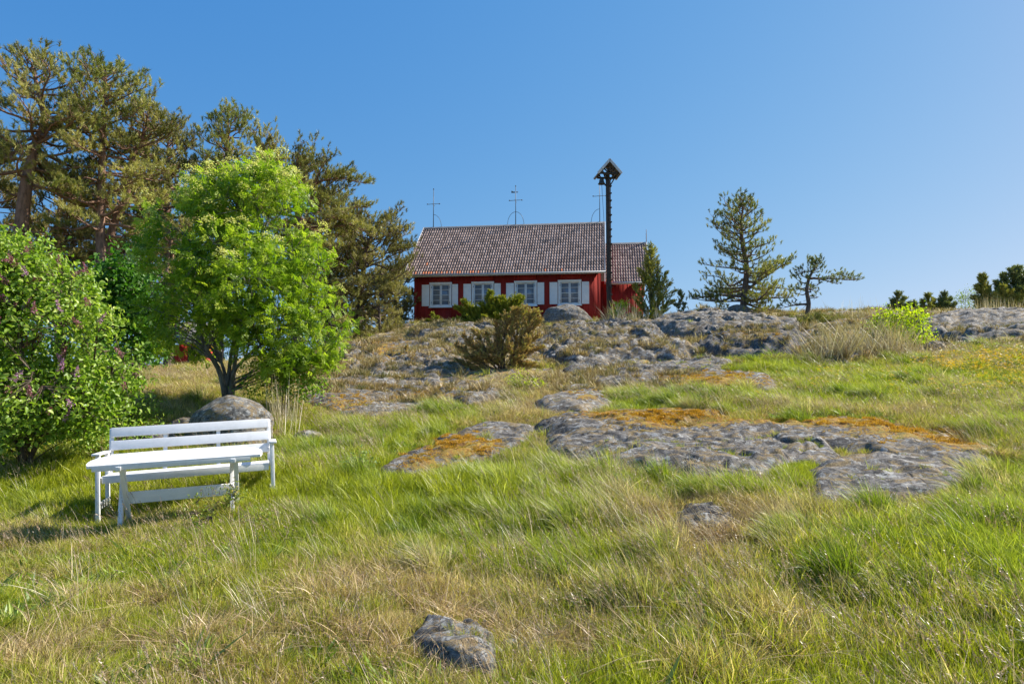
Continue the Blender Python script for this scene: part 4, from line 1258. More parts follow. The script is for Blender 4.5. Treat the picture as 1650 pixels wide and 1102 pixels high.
pine("wide low pine reaching towards the cottage's left gable", tr(575, 31, (580, 500), (585, 440), (590, 400), (605, 368)), .18,
     prof((.15, 2.3), (.6, 2.3), (.9, 1.5), (1, .8)), 17, 72, .12, PINE_N2, extra=[(.8, P(655, 372, 31), .2), (.5, P(652, 470, 31), .1), (.3, P(510, 500, 30), .1)])
pine("bushy low pine hugging the cottage's left corner", tr(636, 35, (636, 500), (640, 450), (645, 395)), .15,
     prof((.1, 1.7), (.6, 1.4), (1, .5)), 18, 60, .1, PINE_N2)
pine("old pine filling the gap behind the rowan's left side", tr(225, 33, (230, 480), (222, 400), (232, 330)), .2,
     prof((.15, 3.0), (.6, 3.0), (1, 1.4)), 19, 72, .2, PINE_N2)
pine("broad brown tinged pine low behind the lilac", tr(95, 29, (98, 470), (92, 380), (100, 300)), .22,
     prof((.2, 3.2), (.6, 3.2), (1, 1.4)), 20, 76, .25, PINE_N2)
pine("pine with a bare grey lower trunk seen under the rowan's left boughs", tr(271, 25, (272, 520), (268, 440), (276, 380)), .17,
     prof((.3, 1.6), (.6, 1.6), (1, .6)), 21, 30, .4, PINE_N)
pine("thin pine showing only its foot left of the rowan stems", tr(322, 26, (322, 520), (325, 430), (320, 360)), .13,
     prof((.3, 1.3), (.6, 1.3), (1, .6)), 22, 26, .4, PINE_N2)
pine("dark pine standing right behind the rowan's right side", tr(530, 34, (528, 480), (532, 400), (528, 330)), .2,
     prof((.1, 3.0), (.6, 2.8), (1, 1.2)), 23, 76, .12, PINE_N)
pine("small pine stump crown beside the tall leaning pine at the left edge", tr(-60, 26, (-60, 420), (-50, 300), (-55, 220)), .2,
     prof((.2, 2.6), (.6, 2.6), (1, 1.0)), 24, 50, .2, PINE_N2)
pine("scrubby young pine filling the foot of the wood left of the cottage", tr(612, 30.5, (612, 530), (610, 490), (606, 455)), .08, prof((.05, 1.3), (.5, 1.2), (1, .4)), 25, 34, .04, PINE_N2)
pine("low shaded pine scrub behind the rowan's right foot", tr(545, 29, (545, 550), (548, 510), (552, 470)), .08, prof((.05, 1.4), (.5, 1.3), (1, .5)), 26, 34, .04, PINE_N)
# skyline pines on the right
pine("lone conical pine on the skyline right of the bell post", [gp(1196, 505, 31)] + [P(a, b, 31) for a, b in ((1200, 470), (1203, 430), (1196, 390), (1194, 355), (1199, 332))], .15,
     prof((.05, 2.5), (.25, 2.3), (.45, 1.75), (.6, 1.65), (.8, 1.25), (.93, .8), (1, .4)), 31, 66, .06, PINE_G, "pines on the skyline", 1.0, .12, (-.12, .7), bare=.2, dead=5, nw=.02,
     extra=[(.18, P(1118, 482, 31), .15), (.2, P(1276, 420, 31), .1), (.12, P(1275, 480, 31), .1)])
pine("small crooked pine with one long bough pointing right on the skyline", [gp(1300, 520, 26.5)] + [P(a, b, 26.5) for a, b in ((1303, 490), (1300, 468), (1304, 448), (1313, 432), (1318, 424))], .085,
     prof((.2, .75), (.6, .5), (1, .3)), 32, 20, .3, JUN_D, "pines on the skyline", 1.1, .10, (-.1, .5), bare=.35, dead=4, nw=.018,
     extra=[(.62, P(1380, 452, 26.5), .02), (.62, P(1350, 458, 26.3), .05), (.75, P(1282, 445, 26.5), .1), (.2, P(1262, 496, 26.5), .05)])

# ------------------------------------------------------------------ rowan
ROWAN_L = m_leaf("rowan_leaves", (.07, .15, .010), (.24, .36, .022), (.52, .58, .08), .5, 1.5)
CREAM = m_leaf("cream_flower", (.55, .52, .18), (.80, .76, .42), None, .4)
def umbels(o, Sp, out, r):
    mid = np.array([Sp[:, 0].mean(), Sp[:, 1].mean(), np.percentile(Sp[:, 2], 30)]); rr_ = np.linalg.norm((Sp - mid) * np.array([1, 1, .8]), axis=1)
    ok = (Sp[:, 2] > np.percentile(Sp[:, 2], 40)) & (rr_ > np.percentile(rr_, 62)) & (Sp[:, 1] < mid[1] + .6)
    hi = Sp[ok]; pick = r.choice(len(hi), min(len(hi), 120), replace=False); hi = hi[pick]; oo = unit(hi - mid)
    n = len(hi); k = 60
    off = r.normal(size=(n, k, 3)) * np.array([.07, .07, .02]); off[..., 2] -= (off[..., 0] ** 2 + off[..., 1] ** 2) * 5
    C = (hi[:, None] + off + oo[:, None] * .20 + np.array([0, 0, .12])).reshape(-1, 3)
    V, Fs, t = leaf_simple(r, C, np.tile([0, 0, 1.0], (n * k, 1)) + r.normal(size=(n * k, 3)) * .3, r.normal(size=(n * k, 3)) * np.array([1, 1, .2]), .028, 1.0, r.random(n * k))
    mesh_obj("blossom", V, Fs, CREAM, o, {"tint": t})
rb_ = gp(370, 640, 13.0)
broadleaf("rowan_tree", "bright green bushy rowan in cream bloom behind the bench", "tree", rb_,
    [lobe(385, 330, 90, 66, 13.0), lobe(310, 400, 82, 80, 12.9), lobe(440, 350, 74, 72, 13.1), lobe(395, 440, 110, 90, 12.6), lobe(300, 490, 78, 74, 13.0), lobe(470, 440, 72, 74, 13.0),
     lobe(500, 520, 62, 66, 13.1), lobe(435, 535, 66, 54, 12.5), lobe(495, 575, 46, 44, 13.0), lobe(345, 305, 52, 42, 13.1), lobe(440, 288, 36, 34, 13.0), lobe(255, 450, 36, 34, 13.0), lobe(318, 545, 50, 34, 13.4), lobe(385, 512, 60, 44, 12.6), lobe(455, 585, 44, 34, 12.7), lobe(268, 530, 40, 40, 13.4)],
    2050, 8, 'pinnate', ROWAN_L, GREY_B, 41, stems=7, r0=.07, ln=.135, spray=.10, flowers=umbels, shell=.5, gap=.44)
YL = m_leaf("fresh_yellow_leaves", (.16, .26, .012), (.34, .44, .02), (.50, .56, .05), .5, 1.5)
broadleaf("sapling", "young leafy shoots at the rowan's right foot", "sapling", gp(455, 640, 12.8), [lobe(460, 610, 34, 36, 12.8), lobe(500, 625, 20, 24, 12.9), lobe(415, 610, 26, 26, 12.6)], 240, 7, .55, m_leaf("sapling_leaves", (.08, .18, .015), (.20, .36, .03), (.36, .50, .06), .5), TWIG, 42, stems=5, r0=.018, ln=.06, spray=.09)

# ------------------------------------------------------------------ lilac
LIL_L = m_leaf("lilac_leaves", (.075, .16, .014), (.23, .36, .035), (.48, .56, .12), .42, 1.2, .4, .4)
LIL_F = m_leaf("lilac_flower", (.34, .13, .30), (.56, .28, .54), (.70, .44, .70), .3)
LIL_O = m_leaf("faded_lilac_flower", (.20, .06, .08), (.36, .13, .17), (.46, .22, .27), .2)
def panicles(o, Sp, out, r):
    f = Sp[(out[:, 1] < .25) & (Sp[:, 2] > .5)]
    f = f[r.choice(len(f), 130, replace=False)]
    for nm, mt, q in (("blossom", LIL_F, f[:45]), ("faded_blossom", LIL_O, f[45:])):
        n = len(q); k = 110
        h = r.random((n, k)); ang = r.random((n, k)) * 6.28; rr = .05 * (1 - h) ** .6 * np.sqrt(r.random((n, k)))
        ax = unit(np.array([[.1, -.3, .8]]) + r.normal(size=(n, 3)) * .4); ex = unit(np.cross(ax, [1, 0, .1])); ey = np.cross(ax, ex)
        C = q[:, None] + np.array([0, -.12, .06]) + ax[:, None] * (h * .18)[..., None] + ex[:, None] * (rr * np.cos(ang))[..., None] + ey[:, None] * (rr * np.sin(ang))[..., None]
        V, Fs, t = leaf_simple(r, C.reshape(-1, 3), r.normal(size=(n * k, 3)), r.normal(size=(n * k, 3)), .016, 1.0, r.random(n * k))
        mesh_obj(nm, V, Fs, mt, o, {"tint": t})
broadleaf("lilac_bush", "large lilac bush with purple flower spikes at the left edge", "lilac bush", gp(40, 720, 9.6),
    [lobe(0, 460, 90, 85, 9.5), lobe(-110, 440, 110, 110, 9.6), lobe(80, 480, 72, 76, 9.6), lobe(25, 550, 95, 80, 9.2), lobe(120, 545, 72, 70, 9.5), lobe(165, 590, 56, 60, 9.7), lobe(60, 630, 90, 70, 9.1), lobe(-60, 600, 110, 110, 9.3),
     lobe(140, 650, 66, 46, 9.5), lobe(20, 420, 46, 44, 9.6), lobe(200, 600, 34, 30, 9.8), lobe(30, 700, 80, 30, 9.3), lobe(120, 690, 60, 26, 9.6)],
    3600, 9, .62, LIL_L, TWIG, 43, stems=12, r0=.045, ln=.075, spray=.10, flowers=panicles, shell=.55, up=.4)
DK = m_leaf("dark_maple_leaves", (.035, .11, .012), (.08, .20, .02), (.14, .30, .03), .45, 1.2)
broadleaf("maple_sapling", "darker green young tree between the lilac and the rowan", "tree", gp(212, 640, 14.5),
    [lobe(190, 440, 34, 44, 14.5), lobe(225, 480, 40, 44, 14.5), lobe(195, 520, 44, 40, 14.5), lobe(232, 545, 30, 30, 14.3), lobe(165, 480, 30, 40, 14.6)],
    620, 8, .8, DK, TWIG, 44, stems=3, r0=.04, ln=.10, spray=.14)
broadleaf("undergrowth_shrub", "low tangle of green leaves between the lilac's foot and the boulders", "shrub", gp(210, 712, 10.3),
    [lobe(180, 700, 50, 26, 10.1), lobe(235, 700, 30, 20, 10.6), lobe(215, 655, 40, 22, 11.5)], 220, 7, .5, LIL_L, TWIG, 45, stems=5, r0=.014, ln=.06, spray=.08)

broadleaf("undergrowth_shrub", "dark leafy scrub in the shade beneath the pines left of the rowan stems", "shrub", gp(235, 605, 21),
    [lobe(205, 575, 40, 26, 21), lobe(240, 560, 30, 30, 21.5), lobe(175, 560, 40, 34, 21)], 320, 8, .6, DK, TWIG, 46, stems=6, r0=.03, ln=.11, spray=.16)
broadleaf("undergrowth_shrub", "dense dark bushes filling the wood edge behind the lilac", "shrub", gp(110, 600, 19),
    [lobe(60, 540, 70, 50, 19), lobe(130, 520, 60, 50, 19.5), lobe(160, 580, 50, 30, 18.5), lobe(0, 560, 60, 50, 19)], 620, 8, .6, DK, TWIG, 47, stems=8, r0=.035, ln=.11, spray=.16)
# ------------------------------------------------------------------ shrubs on the slope
BY_ = m_leaf("bright_bush_leaves", (.16, .27, .010), (.36, .46, .015), (.55, .58, .03), .55, 2)
broadleaf("leafy_bush", "bright yellow green bush on the right of the slope beneath the skyline", "bush", gp(1465, 560, 20.0),
    [lobe(1430, 505, 20, 18, 20), lobe(1460, 512, 30, 24, 20), lobe(1455, 535, 40, 24, 19.9), lobe(1480, 550, 26, 16, 20), lobe(1415, 530, 16, 16, 20)], 300, 9, .6, BY_, TWIG, 51, stems=6, r0=.02, ln=.08, spray=.09, group="bright leafy bushes")
broadleaf("leafy_bush", "small yellow green bush in front of the brown juniper", "bush", gp(845, 645, 15.5),
    [lobe(832, 605, 14, 16, 15.5), lobe(855, 622, 20, 16, 15.4), lobe(842, 635, 26, 14, 15.5), lobe(865, 640, 12, 14, 15.5)], 130, 8, .5, BY_, TWIG, 52, stems=5, r0=.012, ln=.055, spray=.06, group="bright leafy bushes")
broadleaf("leafy_bush", "round yellow green bush growing by the foot of the bell post", "bush", gp(1000, 512, 29.5),
    [lobe(1000, 494, 12, 11, 29.5), lobe(993, 504, 9, 8, 29.4)], 80, 8, .6, BY_, TWIG, 53, stems=4, r0=.012, ln=.09, spray=.08, group="bright leafy bushes")
broadleaf("leafy_bush", "small dull green shrub in the tall grass right of the bench", "bush", gp(575, 768, 9.0),
    [lobe(575, 742, 20, 15, 9.0), lobe(585, 755, 22, 10, 9.0)], 70, 8, .5, m_leaf("dull_shrub_leaves", (.10, .18, .03), (.24, .34, .09), (.38, .48, .18), .4), TWIG, 54, stems=5, r0=.008, ln=.045, spray=.045, group="bright leafy bushes")
broadleaf("leafy_bush", "pale green birch scrub peeping over the skyline between the junipers", "bush", gp(1560, 510, 30),
    [lobe(1556, 480, 16, 13, 30), lobe(1570, 495, 16, 10, 30)], 90, 8, .6, m_leaf("pale_birch_leaves", (.14, .22, .07), (.30, .38, .14), None, .4), TWIG, 55, stems=4, r0=.02, ln=.07, spray=.14)
broadleaf("weed_clump", "clump of nettles and dried weeds in front of the table's right leg", "weeds", gp(372, 868, 7.0),
    [lobe(340, 838, 44, 26, 7.0), lobe(400, 846, 34, 22, 7.0), lobe(435, 852, 34, 20, 6.9), lobe(335, 808, 20, 22, 7.0), lobe(375, 800, 12, 24, 7.0)], 300, 8, .45, m_leaf("weed_leaves", (.10, .15, .02), (.25, .33, .05), (.46, .30, .10), .4), TWIG, 56, stems=10, r0=.006, ln=.034, spray=.05, crownname="foliage", trunkname="stem")

# ------------------------------------------------------------------ junipers
def tips(lst, Y): return [P(a, b, Y + (q[0] if q else 0)) for (a, b, *q) in lst]
juniper("yellow green spreading juniper in front of the cottage's second and third windows", gp(785, 535, 30.5),
    tips([(736, 496), (748, 486), (765, 498), (775, 490), (790, 472), (798, 484), (808, 480), (815, 488), (825, 498), (838, 480), (842, 495), (850, 505), (762, 515), (820, 512, -.4), (780, 510, -.6), (735, 515), (800, 508, -.5)], 30.5), 61, JUN_Y, nshoot=30, nl=.085, nw=.022, fill=2.6, bushy=.42)
juniper("rust brown half dead juniper in the middle of the slope", gp(812, 606, 18.6),
    tips([(736, 556), (748, 540), (765, 535), (782, 538), (800, 520), (815, 510), (830, 500), (845, 497), (862, 505), (870, 515), (868, 540), (872, 560), (790, 560, -.4), (820, 545, -.5), (850, 545, -.5), (770, 570, -.3), (735, 580), (840, 575, -.5), (868, 590), (738, 585), (750, 575, -.3), (800, 575, -.5), (860, 585, -.3)], 18.6), 62, JUN_R, nshoot=30, nl=.055, nw=.013, fill=1.7, bushy=.32)
juniper("upright green juniper with several spires right of the annex", gp(1050, 515, 30.0),
    tips([(1030, 435), (1038, 418), (1048, 396), (1052, 402), (1062, 425), (1072, 440), (1080, 455), (1088, 468), (1025, 460), (1066, 460, -.3), (1045, 450, -.4), (1022, 480), (1085, 485), (1060, 485, -.3)], 30.0), 63, m_leaf("light_juniper_needles", (.16, .18, .03), (.38, .37, .07), (.56, .50, .14), .3, .8), nshoot=15, nl=.08, nw=.018, bushy=.32, fill=1.05)
juniper("small bluish spruce like juniper beside the upright green juniper", gp(1098, 510, 31.0), tips([(1095, 470), (1088, 492), (1103, 490)], 31), 64, JUN_D, nshoot=26, nl=.07, nw=.018, bushy=.3)
juniper("low yellow juniper twigs at the base of the upright green juniper", gp(1040, 525, 28.5), tips([(1022, 498), (1032, 505), (1045, 510), (1055, 500), (1068, 502), (1012, 508)], 28.5), 65, JUN_Y, nshoot=24, nl=.06, nw=.016)
juniper("tiny upright juniper by the cottage's left corner", gp(702, 530, 31.0), tips([(697, 507), (705, 512), (690, 516), (712, 518)], 31.0), 66, JUN_Y, nshoot=34, nl=.07, nw=.018)
juniper("flat acid green juniper cushion right of the small dark rock", gp(735, 535, 30.3), tips([(722, 526), (732, 524), (742, 528), (750, 532), (728, 532)], 30.3), 67, m_leaf("acid_green_needles", (.20, .24, .01), (.38, .42, .015), None, .3), nshoot=50, nl=.06, nw=.02, bushy=.6)
juniper("thin dry juniper seedling left of the brown juniper", gp(652, 608, 20), tips([(655, 560), (648, 575), (662, 578), (640, 590)], 20), 68, JUN_R, nshoot=22, nl=.05, nw=.012)
juniper("dark low juniper mat under the crooked little pine", gp(1265, 545, 25), tips([(1238, 540), (1250, 528), (1262, 520), (1278, 512), (1290, 515), (1305, 512), (1320, 510), (1335, 512), (1350, 516), (1370, 514), (1248, 548)], 25.5), 69, JUN, nshoot=22, nl=.06, nw=.016)
juniper("dense juniper column on the skyline with the tallest spire of the right edge", gp(1600, 512, 29), tips([(1583, 445), (1576, 462), (1590, 470), (1570, 480), (1596, 480)], 29), 70, JUN, nshoot=30, nl=.10, nw=.022, bushy=.34)
juniper("rounded juniper filling the gap inside the right edge cluster", gp(1618, 514, 28.5), tips([(1604, 474), (1615, 462), (1628, 470), (1640, 478), (1598, 488), (1650, 470)], 28.5), 79, JUN, nshoot=30, nl=.09, nw=.02, bushy=.34)
juniper("dark green juniper cluster leaving the frame at the right", gp(1640, 512, 29), tips([(1606, 455), (1618, 444), (1630, 436), (1600, 480), (1642, 432), (1610, 468), (1655, 440), (1625, 470), (1640, 465, -.4), (1668, 450), (1680, 470)], 29), 71, JUN_D, nshoot=28, nl=.10, nw=.022, bushy=.34)
for lb, px, py in (("windswept small juniper just right of the bright yellow green bush", 1449, 474), ("second windswept skyline juniper with drooping twigs", 1473, 488), ("third windswept skyline juniper with an upright tip", 1496, 476), ("widest windswept skyline juniper left of the birch scrub", 1523, 474)):
    juniper(lb, gp(px - 2, 512, 29.5), tips([(px, py), (px - 9, py + 10), (px + 8, py + 8), (px + 14, py + 16), (px - 13, py + 20), (px + 2, py + 16, -.3)], 29.5), 72 + px % 7, JUN_D if px % 2 else JUN, nshoot=26, nl=.10, nw=.024, bushy=.38, group="windswept skyline junipers")
# ------------------------------------------------------------------ ground cover: tufts scattered by one geometry node group
def scatter_group():
    ng = bpy.data.node_groups.new("scatter_tufts", 'GeometryNodeTree')
    ng.interface.new_socket("Geometry", in_out='INPUT', socket_type='NodeSocketGeometry')
    ng.interface.new_socket("Geometry", in_out='OUTPUT', socket_type='NodeSocketGeometry')
    N = ng.nodes; L = ng.links
    gi = N.new("NodeGroupInput"); go = N.new("NodeGroupOutput")
    def na(name, typ):
        n = N.new("GeometryNodeInputNamedAttribute"); n.data_type = typ; n.inputs[0].default_value = name
        return n.outputs[0]
    sep = N.new("GeometryNodeSeparateGeometry"); sep.domain = 'POINT'
    cmp_ = N.new("FunctionNodeCompare"); cmp_.data_type = 'FLOAT'; cmp_.operation = 'GREATER_THAN'
    L.new(na("is_pt", 'FLOAT'), cmp_.inputs[0]); cmp_.inputs[1].default_value = .5
    L.new(gi.outputs[0], sep.inputs[0]); L.new(cmp_.outputs[0], sep.inputs[1])
    sp = N.new("GeometryNodeSplitToInstances"); sp.domain = 'POINT'
    L.new(sep.outputs[1], sp.inputs[0]); L.new(na("gid", 'INT'), sp.inputs['Group ID'])
    iop = N.new("GeometryNodeInstanceOnPoints")
    L.new(sep.outputs[0], iop.inputs['Points']); L.new(sp.outputs[0], iop.inputs['Instance'])
    iop.inputs['Pick Instance'].default_value = True
    L.new(na("gid", 'INT'), iop.inputs['Instance Index'])
    L.new(na("rot", 'FLOAT_VECTOR'), iop.inputs['Rotation'])
    L.new(na("scl", 'FLOAT_VECTOR'), iop.inputs['Scale'])
    L.new(iop.outputs[0], go.inputs[0])
    return ng
SCAT = scatter_group()

def blades(r, n, h, w, spread, lean=(0, 0), leanv=.25, curve=.5, segs=3, hv=.4, dry=0.0, flat=0.0):
    """n grass blades round the origin; returns verts, faces, tint per vertex, tin2"""
    a = r.random(n) * 6.283; d = spread * np.sqrt(r.random(n))
    root = np.stack([d * np.cos(a), d * np.sin(a), np.full(n, -.015)], 1)
    hh = h * (1 - hv + 2 * hv * r.random(n)) 
    az = r.random(n) * 6.283; ln = np.abs(r.normal(size=n)) * leanv
    dirh = np.stack([np.cos(az), np.sin(az)], 1) * ln[:, None] + root[:, :2] / (spread + 1e-6) * leanv * .8 + np.array(lean)
    up = np.maximum(.12, 1 - flat * r.random(n))
    fa = r.random(n) * 6.283; side = np.stack([np.cos(fa), np.sin(fa), np.zeros(n)], 1)
    ww = w * (.6 + .8 * r.random(n))
    cv = curve * (.4 + 1.2 * r.random(n))
    rows = []
    for k in range(segs + 1):
        t = k / segs
        hor = dirh * (t * .6 + cv[:, None] * t * t) * hh[:, None]
        p = root + np.concatenate([hor, (hh * up * t * (1 - .30 * cv * t))[:, None]], 1)
        if k == segs: rows.append(p[:, None])
        else:
            wk = (ww * (1 - .75 * t ** 1.5) * .5)[:, None]
            rows.append(np.stack([p - side * wk, p + side * wk], 1))
    V = np.concatenate(rows, 1); vp = V.shape[1]
    i = np.arange(n)[:, None] * vp
    Q = np.concatenate([i + np.array([[2 * k, 2 * k + 1, 2 * k + 3, 2 * k + 2]]) for k in range(segs - 1)]) if segs > 1 else np.zeros((0, 4), int)
    T = i + np.array([[2 * segs - 2, 2 * segs - 1, 2 * segs]])
    tb = r.random(n)
    t2 = np.clip(.5 + r.normal(size=n) * .22 + dry, 0, 1)
    return V.reshape(-1, 3), Q, T, np.repeat(tb, vp), np.repeat(t2, vp)

def scatter(name, tufts, pts, gid, rot, scl, dry, vari, mat, label):
    V = []; Qs = []; Ts = []; G = []; A = []; B = []; n = 0
    for g, parts in enumerate(tufts):
        for (v, q, t, a, b) in parts:
            V.append(v); Qs.append(q + n); Ts.append(t + n); G.append(np.full(len(v), g)); A.append(a); B.append(b); n += len(v)
    V = np.concatenate(V); m = len(pts)
    allv = np.concatenate([V, pts])
    z = np.zeros(len(V)); z3 = np.zeros((len(V), 3))
    o = mesh_obj(name, allv, [np.concatenate(Qs), np.concatenate(Ts)], mat, None, {
        "tint": np.concatenate(A + [np.zeros(m)]), "tin2": np.concatenate(B + [np.zeros(m)]),
        "gid": np.concatenate(G + [gid]).astype(np.int32), "is_pt": np.concatenate([z, np.ones(m)]),
        "rot": np.concatenate([z3, rot]), "scl": np.concatenate([z3, scl]),
        "dry": np.concatenate([z, dry]), "vari": np.concatenate([z, vari])})
    md = o.modifiers.new("scatter", 'NODES'); md.node_group = SCAT
    tag(o, label, None, None, "stuff")
    return o

r = np.random.default_rng(99)
def fan(n, y0, y1, margin=1.22, p=2.0):
    """random ground points in the wedge the photo can see, plus a margin"""
    u = r.random(n)
    y = (y0 ** p + (y1 ** p - y0 ** p) * u) ** (1 / p)
    x = (r.random(n) * 2 - 1) * (.75 * margin * y + .6)
    return x, y
house_poly = np.array([left - ax_x * .3 - ax_y * .1, left + ax_x * (HL + 2.4) - ax_y * .1, left + ax_x * (HL + 2.4) + ax_y * 7, left - ax_x * .3 + ax_y * 7])
def fields(x, y):
    z = H(x, y); px, py = to_px(x, y, z)
    he = heath(x, y, z); mo = mossf(x, y, z)
    rd, rtop = rock_h(x, y)
    rd = np.where(poly_sd(x, y, house_poly) > 0, 1.0, rd)
    n1 = fbm(x * .8, y * .8, 71, 4); n2 = fbm(x * 2.6, y * 2.6, 73, 3)
    # how dry the turf is, from the photo's patches
    dry = .34 + gauss(px, py, [(300, 1050, 380, 60, .04), (1250, 1020, 330, 80, .24), (1000, 1060, 260, 60, .10), (1030, 840, 130, 40, .25), (1170, 860, 120, 40, .3), (760, 960, 160, 40, .12),
                               (1300, 860, 200, 30, .12), (560, 940, 110, 24, .16), (30, 1060, 100, 40, .15), (1350, 660, 140, 12, .45), (900, 668, 90, 10, .2), (1500, 560, 120, 40, .15), (980, 598, 50, 16, .5), (880, 640, 50, 30, .3),
                               (760, 620, 90, 16, .4), (620, 600, 120, 30, .25), (300, 610, 130, 40, .35), (1550, 660, 100, 30, .25), (900, 900, 60, 30, -.1),
                               (300, 770, 420, 55, -.36), (60, 800, 180, 80, -.22), (620, 730, 170, 50, -.38), (780, 820, 220, 60, -.40), (900, 880, 120, 60, -.3), (500, 850, 130, 40, -.22), (250, 900, 230, 30, -.18), (1000, 650, 120, 22, -.42),
                               (1240, 745, 60, 40, -.55), (1500, 880, 220, 50, -.40), (1620, 930, 120, 80, -.45), (1180, 780, 140, 26, -.28), (1200, 590, 200, 20, -.42), (1420, 630, 220, 38, -.30), (1640, 700, 90, 60, -.25), (1620, 570, 60, 30, -.2), (960, 790, 80, 40, -.2)])
    n4 = fbm(x * 6.5, y * 6.5, 79, 2)
    dry = dry + (n1 - .5) * .8 + (n2 - .5) * .8 + (n4 - .5) * .45
    dry = dry + .30 * np.exp(-(np.clip(-rd, 0, 9) / .35) ** 2) * (rd < 0)
    return z, px, py, he, mo, rd, rtop, dry, n1, n2

# --- short turf
tufts = []
rr = np.random.default_rng(3)
for k in range(10): tufts.append([blades(rr, 34, .070 + .010 * k, .0055, .075, (-.15, 0), .35, .5)])
X = []; 
x1, y1 = fan(46000, 2.6, 9.5); x2, y2 = fan(42000, 9.5, 19); x3, y3 = fan(30000, 19, 40, 1.15)
x = np.concatenate([x1, x2, x3]); y = np.concatenate([y1, y2, y3])
z, px, py, he, mo, rd, rtop, dry, n1, n2 = fields(x, y)
crack = (np.abs(fbm(x * .8 - y * .3, y * 1.9, 307, 2) - .5) < .010) & (rd > .12) & (r.random(len(x)) < .8)
z = np.where(crack, np.maximum(rtop, z), z)
keep = ((rd < .03 + .05 * r.random(len(x))) | crack) & (r.random(len(x)) < 1 - he * .93) & (r.random(len(x)) > (mo - .25) * 1.4) 
bare = gauss(px, py, [(1230, 1010, 300, 60, .3), (1100, 1060, 160, 40, .2)])
keep &= r.random(len(x)) > bare
low = 1 - gauss(px, py, [(150, 1010, 420, 110, .52)])
x, y, z, px, py, dry, n1, n2 = [q[keep] for q in (x, y, z, px, py, dry, n1, n2)]
n = len(x)
sc = (.75 + .5 * r.random(n)) * (1 + .30 * sstep(10, 22, y)) * (1.0 - .30 * np.clip(dry - .5, 0, 1)) * (1 + gauss(px, py, [(300, 790, 350, 70, .35), (780, 820, 260, 80, .35), (1500, 900, 250, 70, .3), (640, 730, 200, 60, .3)]))
sc *= .50 + n2 * .85
sc *= 1 - .45 * np.exp(-(((x + 3.6) / 1.3) ** 2 + ((y - 7.4) / 1.1) ** 2))
rdk = rd[keep]; sc *= low[keep] * np.where(crack[keep], .6, 1); sc *= 1 - .35 * np.exp(-(rdk / .4) ** 2)
wscale = 1 + .9 * sstep(8, 30, y)
rot = np.stack([r.normal(size=n) * .12, r.normal(size=n) * .12 - .1, r.random(n) * 6.283], 1)
scatter("grass", tufts, np.stack([x, y, z], 1), r.integers(0, 10, n), rot, np.stack([sc * wscale, sc * wscale, sc], 1), np.clip(dry, 0, 1), np.clip(n2 * .8 + r.normal(size=n) * .15 + .1, 0, 1), GRASS_M, "short green and yellowing grass covering the slope")

# --- long grass in wind blown tussocks
tufts = []
for k in range(10): tufts.append([blades(rr, 40, .20 + .014 * k, .0058, .085, (-.30, -.05), .30, .75, 4)])
for k in range(6): tufts.append([blades(rr, 26, .31 + .015 * k, .0050, .10, (-.42, -.06), .22, .8, 4, dry=.12)])
x1, y1 = fan(30000, 2.6, 10); x2, y2 = fan(34000, 10, 22)
x = np.concatenate([x1, x2]); y = np.concatenate([y1, y2])
z, px, py, he, mo, rd, rtop, dry, n1, n2 = fields(x, y)
n3 = fbm(x * 1.7, y * 1.7, 91, 3)
want = gauss(px, py, [(780, 820, 190, 60, 1.0), (930, 790, 120, 50, .9), (640, 730, 170, 40, .8), (900, 870, 120, 60, .6), (1000, 650, 130, 22, .8), (870, 690, 60, 20, .8), (1240, 745, 70, 35, 1.3), (1180, 790, 110, 26, .7),
                      (1500, 880, 200, 55, .95), (1640, 930, 120, 120, 1.1), (1280, 860, 160, 50, .55), (1420, 635, 260, 36, .9), (1250, 600, 170, 14, .8), (1600, 680, 110, 60, .9), (1590, 790, 70, 40, .8),
                      (60, 770, 160, 36, .7), (480, 740, 60, 40, .7), (540, 700, 80, 20, .6), (300, 850, 280, 30, .35), (1080, 830, 100, 40, .5), (1100, 950, 200, 40, .3), (850, 1000, 180, 50, .22), (450, 930, 250, 50, .05), (1450, 1030, 160, 60, .5), (760, 655, 120, 16, .7)])
keep = (rd < -.14) & (r.random(len(x)) < want * sstep(.50, .60, n3) * .85) & (mo < .5) & (y > 4.6)
# keep blades out of the bench's legroom
x, y, z, px, py, dry, n1, n2, n3 = [q[keep] for q in (x, y, z, px, py, dry, n1, n2, n3)]
n = len(x)
sc = (.45 + .40 * r.random(n)) * (.5 + .75 * n3); wl = 1 + .9 * sstep(8, 22, y)
near_b = np.exp(-(((x + 3.6) / 1.4) ** 2 + ((y - 7.5) / 1.3) ** 2)); sc *= 1 - .68 * near_b
rot = np.stack([r.normal(size=n) * .12, r.normal(size=n) * .12, r.normal(size=n) * .55], 1)
g = np.where(r.random(n) < .72, r.integers(0, 10, n), r.integers(10, 16, n))
scatter("tall_grass", tufts, np.stack([x, y, z], 1), g, rot, np.stack([sc * wl, sc * wl, sc], 1), np.clip(dry - .06 + r.normal(size=n) * .10, 0, 1), np.clip(n3 * .9 + r.normal(size=n) * .15, 0, 1), TALL_M, "long wind bent green grass growing in tussocks")

